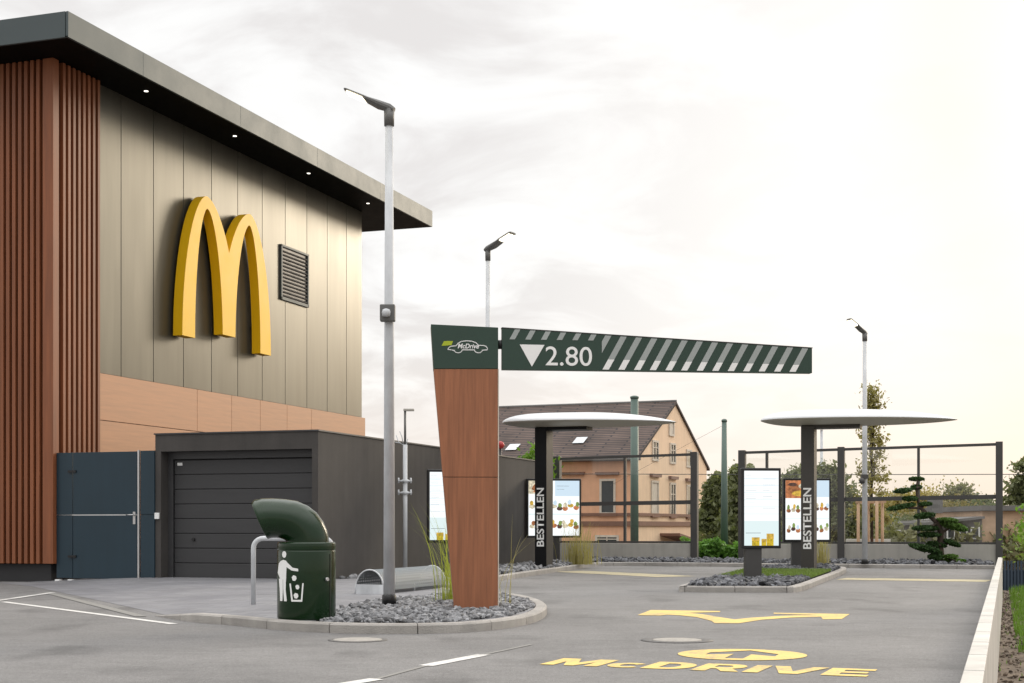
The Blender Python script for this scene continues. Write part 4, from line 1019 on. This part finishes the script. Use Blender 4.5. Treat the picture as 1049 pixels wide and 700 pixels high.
k = MB(); k.tube([HP(-ov-.05, -.3, ze-ov*dz-.05), HP(-ov-.05, LH, ze-ov*dz-.05)], .09, 8); k.build('gutter', M['greyroof'], hr)
def skylight(l, f):
    s_ = half*f; z = ze+(za_-ze)*f; w_, h_ = .34, .055; nrm = Vector((0,0,.08))
    k = MB(); k.face([HP(s_-h_*half, l-w_, z-h_*(za_-ze))+nrm, HP(s_-h_*half, l+w_, z-h_*(za_-ze))+nrm, HP(s_+h_*half, l+w_, z+h_*(za_-ze))+nrm, HP(s_+h_*half, l-w_, z+h_*(za_-ze))+nrm]); k.build('skylight', M['stripegrey2'], hr)
skylight(4.1, .26); skylight(8.0, .16)
def win(P, plane_off, x0_, x1_, z0_, z1_, closed=False, lintel=True):
    """P(s,z,n) maps onto the wall; returns a window part with its pane"""
    k = MB(); f_ = .12
    for a in (((x0_-f_, z0_-f_), (x0_, z1_+f_)), ((x1_, z0_-f_), (x1_+f_, z1_+f_)), ((x0_, z0_-f_), (x1_, z0_)), ((x0_, z1_), (x1_, z1_+f_))):
        (a0, b0), (a1, b1) = a; k.prism([P(a0,b0,.0), P(a1,b0,.0), P(a1,b1,.0), P(a0,b1,.0)], P(0,0,.07)-P(0,0,0))
    w_ = k.build('window', M['trim'], hs)
    k = MB(); k.face([P(x0_, z0_, .02), P(x1_, z0_, .02), P(x1_, z1_, .02), P(x0_, z1_, .02)]); k.build('pane', M['trim'] if closed else M['pane'], w_)
    if not closed and abs(x1_-x0_) > .9:
        k = MB(); xm = (x0_+x1_)/2; k.prism([P(xm-.03,z0_,.03), P(xm+.03,z0_,.03), P(xm+.03,z1_,.03), P(xm-.03,z1_,.03)], P(0,0,.03)-P(0,0,0)); zz_ = z0_+(z1_-z0_)*.68
        k.prism([P(x0_,zz_-.03,.03), P(x1_,zz_-.03,.03), P(x1_,zz_+.03,.03), P(x0_,zz_+.03,.03)], P(0,0,.03)-P(0,0,0)); k.build('glazing_bars', M['trim'], w_)
    if lintel:
        k = MB(); k.prism([P(x0_-.3, z1_+.33, 0), P(x1_+.3, z1_+.33, 0), P(x1_+.35, z1_+.50, 0), P(x0_-.35, z1_+.50, 0)], P(0,0,.18)-P(0,0,0)); k.build('lintel', M['brownband'], w_)
        k = MB(); k.prism([P(x0_-.2, z0_-.22, 0), P(x1_+.2, z0_-.22, 0), P(x1_+.2, z0_-.13, 0), P(x0_-.2, z0_-.13, 0)], P(0,0,.14)-P(0,0,0)); k.build('sill', M['brownband'], w_)
gPn = lambda s, z, n: HP(s, -n, z)
lPn = lambda s, z, n: HP(-n, s, z)
for x0_, x1_, y0_, y1_, cl_, li in ((668.3,673.4,453.8,470,0,0),(686.4,691,456.5,473,0,0),(703.5,707.3,463,477,0,0),(685.5,689.5,433.5,444.5,1,0),(667.3,673.4,495,526,1,1),(686.4,691,497,527,0,1),(703.5,707.5,499,528,0,1)):
    a = HG_(x0_, y1_); b_ = HG_(x1_, y0_); win(gPn, 0, a[0], b_[0], a[1], b_[1], bool(cl_), bool(li))
for x0_, x1_, y0_, y1_ in ((616.5,628.7,493,525),(581,593.5,493,525),(545,557,493,525)):
    a = HL_(x1_, y1_); b_ = HL_(x0_, y0_); win(lPn, 0, a[0], b_[0], a[1], b_[1])
a = HL_(632, 556.5); b_ = HL_(612, 550.5); win(lPn, 0, a[0], b_[0], a[1], b_[1], False, False)
k = MB()
for z, h_ in ((1.62, .16), (1.06, .26)):
    k.prism([HP(-.10, LH, z), HP(-.10, -.10, z), HP(-.10, -.10, z+h_), HP(-.10, LH, z+h_)], gd_*.10); k.prism([HP(.0, -.10, z), HP(GW, -.10, z), HP(GW, -.10, z+h_), HP(.0, -.10, z+h_)], ld*.10)
k.build('stucco_band', M['brownband'], hs)
k = MB(); k.tube([HP(-.15, 1.2, ze-.3), HP(-.15, 1.2, -.5)], .06, 8) if False else None
a = HG_(676, 549); b_ = HG_(712, 556)
k = MB(); k.prism([HP(a[0], -1.2, a[1]), HP(b_[0], -1.2, b_[1]-.3), HP(b_[0], -1.2, b_[1]-.15), HP(a[0], -1.2, a[1]+.15)], ld*1.2); k.build('entrance_roof', M['brownband'], hs)
# ------------------------------------------------------------------ catenary poles, wire
def gpole(p, z1, r0, r1, label):
    e = empty('catenary_pole', tuple(p), label, 'pole', 'green tram line poles')
    MB().tube([(0,0,0),(0,0,z1-p.z)], [r0, r1], 14).build('mast', M['polegreen'], e, world=False)
    MB().lathe([(r1*1.15,0),(r1*1.15,.06),(r1*.5,.09)], c=(0,0,z1-p.z-.01), n=14).build('cap', M['polegreen'], e, world=False)
    return e
gpole(Vector(((650-CX)/F*47, 47, -.82)), 1+132*47/F, .135, .125, 'green-grey tapered pole seen through the left glass barrier')
g2 = gpole(Vector(((742-CX)/F*43, 43, .05)), 1+108*43/F, .12, .075, 'green-grey tapered pole in the gap between the glass barriers')
MB().box((-.02,-.13,.10), (.10,.03,.14)).build('tag', M['white'], g2, world=False)
k = MB(); k.tube([(-6,50,2.86),(10,47,2.70),(26,45,2.66),(44,43,2.66)], .013, 5); tag(k.build('overhead_wire', M['fence']), 'thin overhead wire crossing behind both glass barriers', 'wire')
k = MB(); k.tube([(6.33,43,4.05),(3.2,47,2.35)], .004, 5); tag(k.build('guy_wire', M['fence']), 'faint slanting guy wire from the green pole top to the left', 'wire')
# ------------------------------------------------------------------ trees
def leaves_np(P, size, flat=0.):
    n = len(P); d = RNG.normal(size=(n, 3)); d /= np.linalg.norm(d, axis=1)[:, None]; d[:, 2] *= (1-flat)
    a = RNG.normal(size=(n, 3)); x = np.cross(d, a); x /= np.linalg.norm(x, axis=1)[:, None]+1e-9; y = np.cross(d, x); y /= np.linalg.norm(y, axis=1)[:, None]+1e-9
    s = size*RNG.uniform(.6, 1.3, (n, 1)); x = x*s*.5; y = y*s*.9
    v = np.stack([P-y, P+x*.9, P+y, P-x*.9], 1).reshape(-1, 3); f = np.arange(4*n).reshape(-1, 4); return v, f
def tree(name, base, h, r, label, m, cb=.2, n=6000, size=.14, shape='round', clumps=45, group=None, cat='tree', seed=0, trunk_r=None, tm='bark', sigma=.16):
    rs = random.Random(seed*13+5); e = empty(name, tuple(base), label, cat, group); base = Vector(base)
    tr = trunk_r or max(.04, h*.022); cs_ = []
    for i in range(clumps):
        t = rs.random()**.85; z = h*(cb+(1-cb)*t)
        if shape == 'round': rad = r*math.sqrt(max(.02, 1-(2*t-.9)**2*.8))
        elif shape == 'column': rad = r*(math.sin(math.pi*min(1, t*.92+.06))**.55)*(1-.45*t)
        elif shape == 'conifer': rad = r*(1-t)**.85+.05
        elif shape == 'spire': rad = r*(1-t)**.75+.03
        else: rad = r*(1-.2*t)
        a = rs.uniform(0, 6.283); q = rad*math.sqrt(rs.uniform(.15, 1)); 
        droop = -.12*q if shape == 'conifer' else 0
        cs_.append(Vector((q*math.cos(a), q*math.sin(a), z+droop)))
    tb_ = MB(); tb_.tube([(0,0,0),(rs.uniform(-.03,.03)*h,rs.uniform(-.03,.03)*h,h*.5),(0,0,h*.93)], [tr, tr*.65, tr*.12], 8)
    for c in cs_[::3]:
        z0_ = c.z*.72; tb_.tube([(0,0,z0_), tuple(c*.5+Vector((0,0,z0_*.5+.02*h))), tuple(c)], [tr*.32, tr*.2, tr*.06], 5)
    tb_.build('trunk', M[tm], e, world=False)
    per = n//clumps; Ps = []
    for c in cs_:
        s_ = r*sigma*rs.uniform(.7, 1.6)*(1.0 if shape != 'conifer' else .9); k_ = int(per*rs.uniform(.5, 1.5))
        P = RNG.normal(size=(k_, 3))*np.array([s_, s_, s_*(.7 if shape != 'conifer' else .35)])+np.array(c); Ps.append(P)
    P = np.concatenate(Ps); P = P[P[:, 2] > .02*h]; v, f = leaves_np(P, size)
    o = raw('crown', v, f, m); o.parent = e
    return e
LG = leafmat('leaf_dark', (.10, .12, .06)); LM = leafmat('leaf_mid', (.10, .14, .05)); LO = leafmat('leaf_olive', (.19, .19, .10)); LY = leafmat('leaf_autumn', (.34, .28, .10)); LR = leafmat('leaf_rust', (.20, .17, .08)); LO2 = leafmat('leaf_grey_olive', (.16, .175, .09)); LB_ = leafmat('leaf_bright', (.12, .22, .03), tr=.35); LP_ = leafmat('needle', (.042, .088, .024), tr=.1); LPb = leafmat('needle_light', (.085, .16, .03), tr=.15); LH_ = leafmat('hedge_leaf', (.12, .24, .05))
def far(px, ytop, D, r, zb_=-.82): 
    return Vector(((px-CX)/F*D, D, zb_)), 1+(HY-ytop)*D/F-zb_
gtrees = 'trees beyond the glass barriers'
lst = [ # px, ytop, D, r, mat, shape, label
 (733,481,60,.75,LO2,'column','narrow mid-green tree right beside the house gable'),
 (746,484,64,.85,LM,'column','mid-green tree behind the green pole in the barrier gap'),
 (758,472,58,.75,LO2,'column','taller olive-green tree at the left post of the right barrier'),
 (776,512,66,1.6,LO,'round','dark round tree behind the front menu board'),
 (802,512,74,2.0,LM,'round','dark tree between the front menu board and the order post'),
 (821,474,62,1.1,LO2,'round','loose grey-green tree just left of the right order post'),
 (846,470,60,1.2,LO2,'round','loose grey-green tree just right of the right order post'),
 (868,510,80,2.4,LR,'round','low dark tree behind the second barrier post'),
 (905,512,84,2.8,LR,'round','rusty-brown low tree behind the staked tree'),
 (919,498,100,2.6,LO,'round','small olive tree left of the cloud-pruned pine top'),
 (934,495,96,2.2,LY,'round','pale autumn tree behind the pine left side'),
 (958,489,105,3.6,LY,'round','broad golden autumn tree behind the pine right side'),
 (975,506,86,2.6,LR,'round','brown low tree below the golden tree'),
 (982,487,95,1.6,LO,'column','single narrow poplar right of the golden tree'),
 (991,504,88,2.8,LG,'round','dark low tree behind the windowed bungalow'),
 (1005,497,98,2.4,LG,'conifer','small dark conical tree above the bungalow roof'),
 (1018,506,92,2.6,LG,'round','low dark tree behind the right end barrier post'),
 (945,515,78,2.6,LG,'round','low dark tree behind the pine trunk'),
 (888,520,76,2.8,LG,'round','low dark shrubby tree behind the tree stakes'),
 (1053,458,70,1.7,LO2,'conifer','dark conifer with drooping tips at the right picture edge'),
]
for i, (px, yt, D, r, m_, shp, lab) in enumerate(lst):
    b_, h = far(px, yt, D, r); h -= r*.45; tree('conifer' if shp == 'conifer' else 'tree', b_, h, r, lab, m_, cb=.06 if shp != 'conifer' else .12, n=10000 if shp != 'column' else 6500, size=.15, shape=shp, clumps=60, group=gtrees, seed=i+1, sigma=.17 if shp != 'conifer' else .13)
b_, h = far(893.5, 397, 46, 1); tree('staked_tree', b_, h, .55, 'tall slender autumn-tinted tree with wooden stakes behind the right lamp post', leafmat('leaf_birch', (.27,.24,.10)), cb=.28, n=3600, size=.07, shape='spire', clumps=80, seed=40, sigma=.20, trunk_r=.06)
# wooden stake frame round it
c = Vector(((891-CX)/F*45.2, 45.2, -.82)); ts = empty('tree_stakes', tuple(c), 'wooden stake frame round the slender tree behind the glass', 'tree stakes')
for dx, dy in ((-.36,0), (.17,-.2), (.42,.1), (.05,.4)):
    MB().tube([(dx,dy,0),(dx,dy,2.62)], .05, 8).build('stake', M['stake'], ts, world=False)
k = MB(); k.box((.03,-.02,2.62), (.95,.06,.10)); k.box((.03,.25,2.60), (.80,.05,.09)); k.build('cross_rail', M['stake'], ts, world=False)
# hedge in the gap and young dark mass behind
def hedge(poly, z0, h, n, size, m_, label, name='hedge'):
    P = []
    xs = [p[0] for p in poly]; ys = [p[1] for p in poly]
    while len(P) < n:
        x = random.uniform(min(xs), max(xs)); y = random.uniform(min(ys), max(ys))
        if not inside(poly, x, y): continue
        hh_ = h*(.75+.25*math.sin(x*3.1+y*1.7)+.12*math.sin(x*7.7)); P.append((x, y, z0+hh_*random.random()**.7))
    v, f = leaves_np(np.array(P), size); o = raw(name, v, f, m_); tag(o, label, 'hedge'); return o
hedge([(4.9,42.2),(8.2,41.2),(8.6,42.8),(5.2,43.8)], .02, .60, 9000, .10, LH_, 'bright green clipped hedge at the foot of the green pole')
MBh = hedge([(8.0,62),(34,60),(34,64),(8.0,66)], -.82, 1.9, 16000, .22, LO, 'low olive shrub row far behind the right glass barrier', 'shrub_row')
o = hedge([(-5,150),(75,140),(75,150),(-5,160)], -.9, 3.3, 22000, .6, LG, 'far dark band of woodland along the horizon', 'woodland'); tag(o, cat='woodland', kind='stuff')
# plants above the dark wall near the left post
tree('shrub', (.75, 41.0, -.82), 3.95, .55, 'yellow-green shrub top peeping over the dark wall beside the left order post', LB_, cb=.55, n=1500, size=.10, clumps=18, seed=55, sigma=.25, cat='shrub')
k = MB(); k.lathe([(.02,0),(.09,.03),(.13,.11),(.09,.20),(.02,.23)], c=(0,0,0), n=14); o = k.build('signal_lamp', M['red']); o.location = ((512.5-CX)/F*43, 43, 1+(HY-460)*43/F); tag(o, 'small round red signal on a mast just right of the timber pillar', 'signal')
k = MB(); k.tube([(0,0,0),(0,0,-(1+80*43/F+.82))], .04, 8); k.build('mast', M['fence'], o, world=False)
# ------------------------------------------------------------------ cloud-pruned pine
bp_ = Vector(((958-CX)/F*36.5, 36.5, .08)); bt = empty('cloud_pruned_pine', tuple(bp_), 'dark green cloud-pruned garden pine with flat foliage pads before the glass barrier', 'tree')
def bu(x, y): px = 900+x/6.67; py = 480+y/6.67; return Vector(((px-CX)/F*36.5-bp_.x, 0, EYE-(py-HY)*36.5/F-bp_.z))
tk = MB(); pts = [(400,640),(430,590),(425,520),(430,440),(395,370),(335,320),(285,270),(270,200),(268,130),(270,75)]
tp = [bu(*p)+Vector((0, .1*math.sin(i), 0)) for i, p in enumerate(pts)]; tk.tube(tp, [.11,.10,.085,.075,.065,.055,.045,.04,.03,.02], 8)
pads = [(270,70,50,13,0,0),(268,128,38,18,0,0),(160,152,62,17,-.10,0),(215,206,52,18,0,0),(315,243,42,12,0,0),(155,262,95,17,-.18,0),(305,322,70,22,-.1,0),(320,408,90,20,0,0),(350,452,80,17,0,0),(500,390,100,30,.28,1),(455,352,70,13,.05,1),(505,508,62,18,.35,0),(405,522,70,24,.1,0),(325,548,110,26,.22,0),(385,603,52,24,0,0),(515,632,95,14,0,1),(480,600,48,14,0,1)]
for i, (x, y, rx, ry, sl_, lt) in enumerate(pads):
    near = min(tp, key=lambda q: (q-bu(x, y)).length); c = bu(x, y)+Vector((0, random.uniform(-.22, .22), 0)); tk.tube([tuple(near), tuple(near.lerp(c, .6)+Vector((0,0,-.02))), tuple(c)], [.04,.03,.015], 6)
tk.build('trunk', M['bark'], bt, world=False)
for lt_, m_ in ((0, LP_), (1, LPb)):
    Ps = []
    for (x, y, rx, ry, sl_, lt) in pads:
        if lt != lt_: continue
        c = bu(x, y); k_ = int(1500*rx/70); q = RNG.normal(size=(k_, 3)); q /= np.linalg.norm(q, axis=1)[:, None]; q *= RNG.uniform(.5, 1.05, (k_, 1)); mperpx = 36.5/F/6.67
        q[:, 0] *= rx*mperpx; q[:, 1] *= rx*mperpx*.75; q[:, 2] *= ry*mperpx*.85; q[:, 2] -= sl_*q[:, 0]; Ps.append(q+np.array(c)+np.array([0, random.uniform(-.2, .2), 0]))
    v, f = leaves_np(np.concatenate(Ps), .045); o = raw('foliage_pads', v, f, m_); o.parent = bt
# ------------------------------------------------------------------ ornamental grasses
def tuft(name, p, n, h, w, m_, label, spread=.12, lean=.8):
    pts = [(p[0]+random.gauss(0, spread*.4), p[1]+random.gauss(0, spread*.4), p[2]) for _ in range(n)]
    return blades(name, pts, h, w, m_, label, lean=lean, cat='grass plant', seg=6, hv=.55)
GB = leafmat('reed_blade', (.30, .33, .07), tr=.35); GD = leafmat('straw_blade', (.33, .29, .13), tr=.3)
tuft('ornamental_grass', (-.70, 17.2, .09), 95, 1.2, .012, GB, 'tall green and yellow ornamental grass behind the timber pillar left edge', .22, .6)
tuft('ornamental_grass', (-.12, 16.6, .09), 11, 1.35, .007, GD, 'sparse arching straw grass just right of the timber pillar', .10, .9)
tuft('ornamental_grass', (1.62, 34.8, .10), 230, 1.05, .016, GD, 'dense straw-coloured grass clump under the left menu board', .45, .55)
tuft('ornamental_grass', (7.5, 35.0, .08), 120, 1.0, .012, GD, 'thin straw grass clump against the second post of the right barrier', .2, .45)
# ------------------------------------------------------------------ buildings at the right edge
rbg = empty('bungalow', (20, 60, -.82), 'low apricot bungalow with flat grey roof and white-framed windows at right', 'building')
def X_(px, D): return (px-CX)/F*D
def Z_(py, D): return EYE-(py-HY)*D/F
b = MB(); b.box(((X_(1006,62.1)+34)/2, 66.1, (Z_(523,60)-.82)/2), (34-X_(1006,62.1), 8, Z_(523,60)+.82)); b.build('main_wall', mat('pale_apricot_render', (.58,.40,.27), .9), rbg)
b = MB(); b.box(((X_(1004,62)+34.4)/2, 66.1, Z_(520.5,60)+.02), (34.4-X_(1004,62), 8.5, .22)); b.box((X_(1001,60), 66, Z_(517,60)), (.55,.6,.6)); b.build('roof', M['greyroof'], rbg)
b = MB(); b.box(((X_(955,62)+X_(1006,62))/2, 64.5, (Z_(533,62)-.82)/2), (X_(1006,62)-X_(955,62), 5, Z_(533,62)+.82)); b.build('wing_wall', mat('grey_render', (.17,.16,.15), .9), rbg)
k = MB(); k.prism([(X_(950,61.8),61.7,Z_(535,62)),(X_(1008,61.8),61.7,Z_(529,62)),(X_(1008,61.8),61.7,Z_(531.5,62)),(X_(950,61.8),61.7,Z_(538,62))], (0,6,0)); k.build('wing_roof', M['greyroof'], rbg)
for a, b_ in ((969.5,978.5),(982,991),(994,1003.5)):
    k = MB(); D = 61.95; x0_, x1_, z0_, z1_ = X_(a,D), X_(b_,D), Z_(552.5,D), Z_(540,D)
    for q in ((x0_,z0_,x0_+.06,z1_),(x1_-.06,z0_,x1_,z1_),(x0_+.06,z0_,x1_-.06,z0_+.06),(x0_+.06,z1_-.06,x1_-.06,z1_)):
        k.prism([(q[0],D,q[1]),(q[2],D,q[1]),(q[2],D,q[3]),(q[0],D,q[3])], (0,-.05,0))
    w_ = k.build('window', M['white'], rbg); k = MB(); k.face([(x0_+.06,D-.01,z0_+.06),(x1_-.06,D-.01,z0_+.06),(x1_-.06,D-.01,z1_-.06),(x0_+.06,D-.01,z1_-.06)]); k.build('pane', M['pane'], w_)
b = MB(); b.box((X_(893,50), 50.5, -.12), (1.5, .3, 1.4)); tag(b.build('garden_wall', M['whitewall'], None, bevel=.01), 'short white garden wall at the foot of the tree stakes', 'wall')
gs = empty('shed', (X_(931,70), 70, -.82), 'small pale grey shed behind the pine left side', 'shed')
b = MB(); b.box((X_(930,70), 70, (-.82+Z_(545,70))/2), (1.1, 1.5, Z_(545,70)+.82)); b.build('wall', M['concrete'], gs)
k = MB(); k.prism([(X_(930,70)-.7,69.1,Z_(545,70)),(X_(930,70)+.7,69.1,Z_(545,70)),(X_(930,70)+.1,69.1,Z_(541,70))], (0,1.8,0)); k.build('roof', M['greyroof'], gs)
# slatted blue-grey fence at the right
D = 41.5; sf = empty('slatted_fence', (16, D, -.82), 'dark blue-grey slatted fence beyond the end of the white wall', 'fence')
k = MB(); x = X_(1026, D)
while x < 21: k.box((x, D, -.40), (.055, .03, .86)); x += .095
k.build('slats', M['bluefence'], sf)
k = MB(); k.box(((X_(1026,D)+21)/2, D+.04, -.55), (21-X_(1026,D), .03, .62)); k.build('backing_board', M['bluefence'], sf)
# leafy shrub reaching in from the right edge
b_ = Vector((7.62, 19.6, -.82)); tree('leafy_shrub', b_, 2.4, .62, 'bright green leafy shrub reaching in at the right edge above the soil', LB_, cb=.66, n=1500, size=.055, clumps=30, seed=77, sigma=.20, cat='shrub', trunk_r=.03)
tree('leafy_shrub', (12.35, 34.0, -.82), 1.9, .55, 'small pale leafy shrub beside the right end post of the barrier', leafmat('leaf_pale', (.16,.22,.06)), cb=.55, n=420, size=.07, clumps=22, seed=78, sigma=.24, cat='shrub', trunk_r=.02)
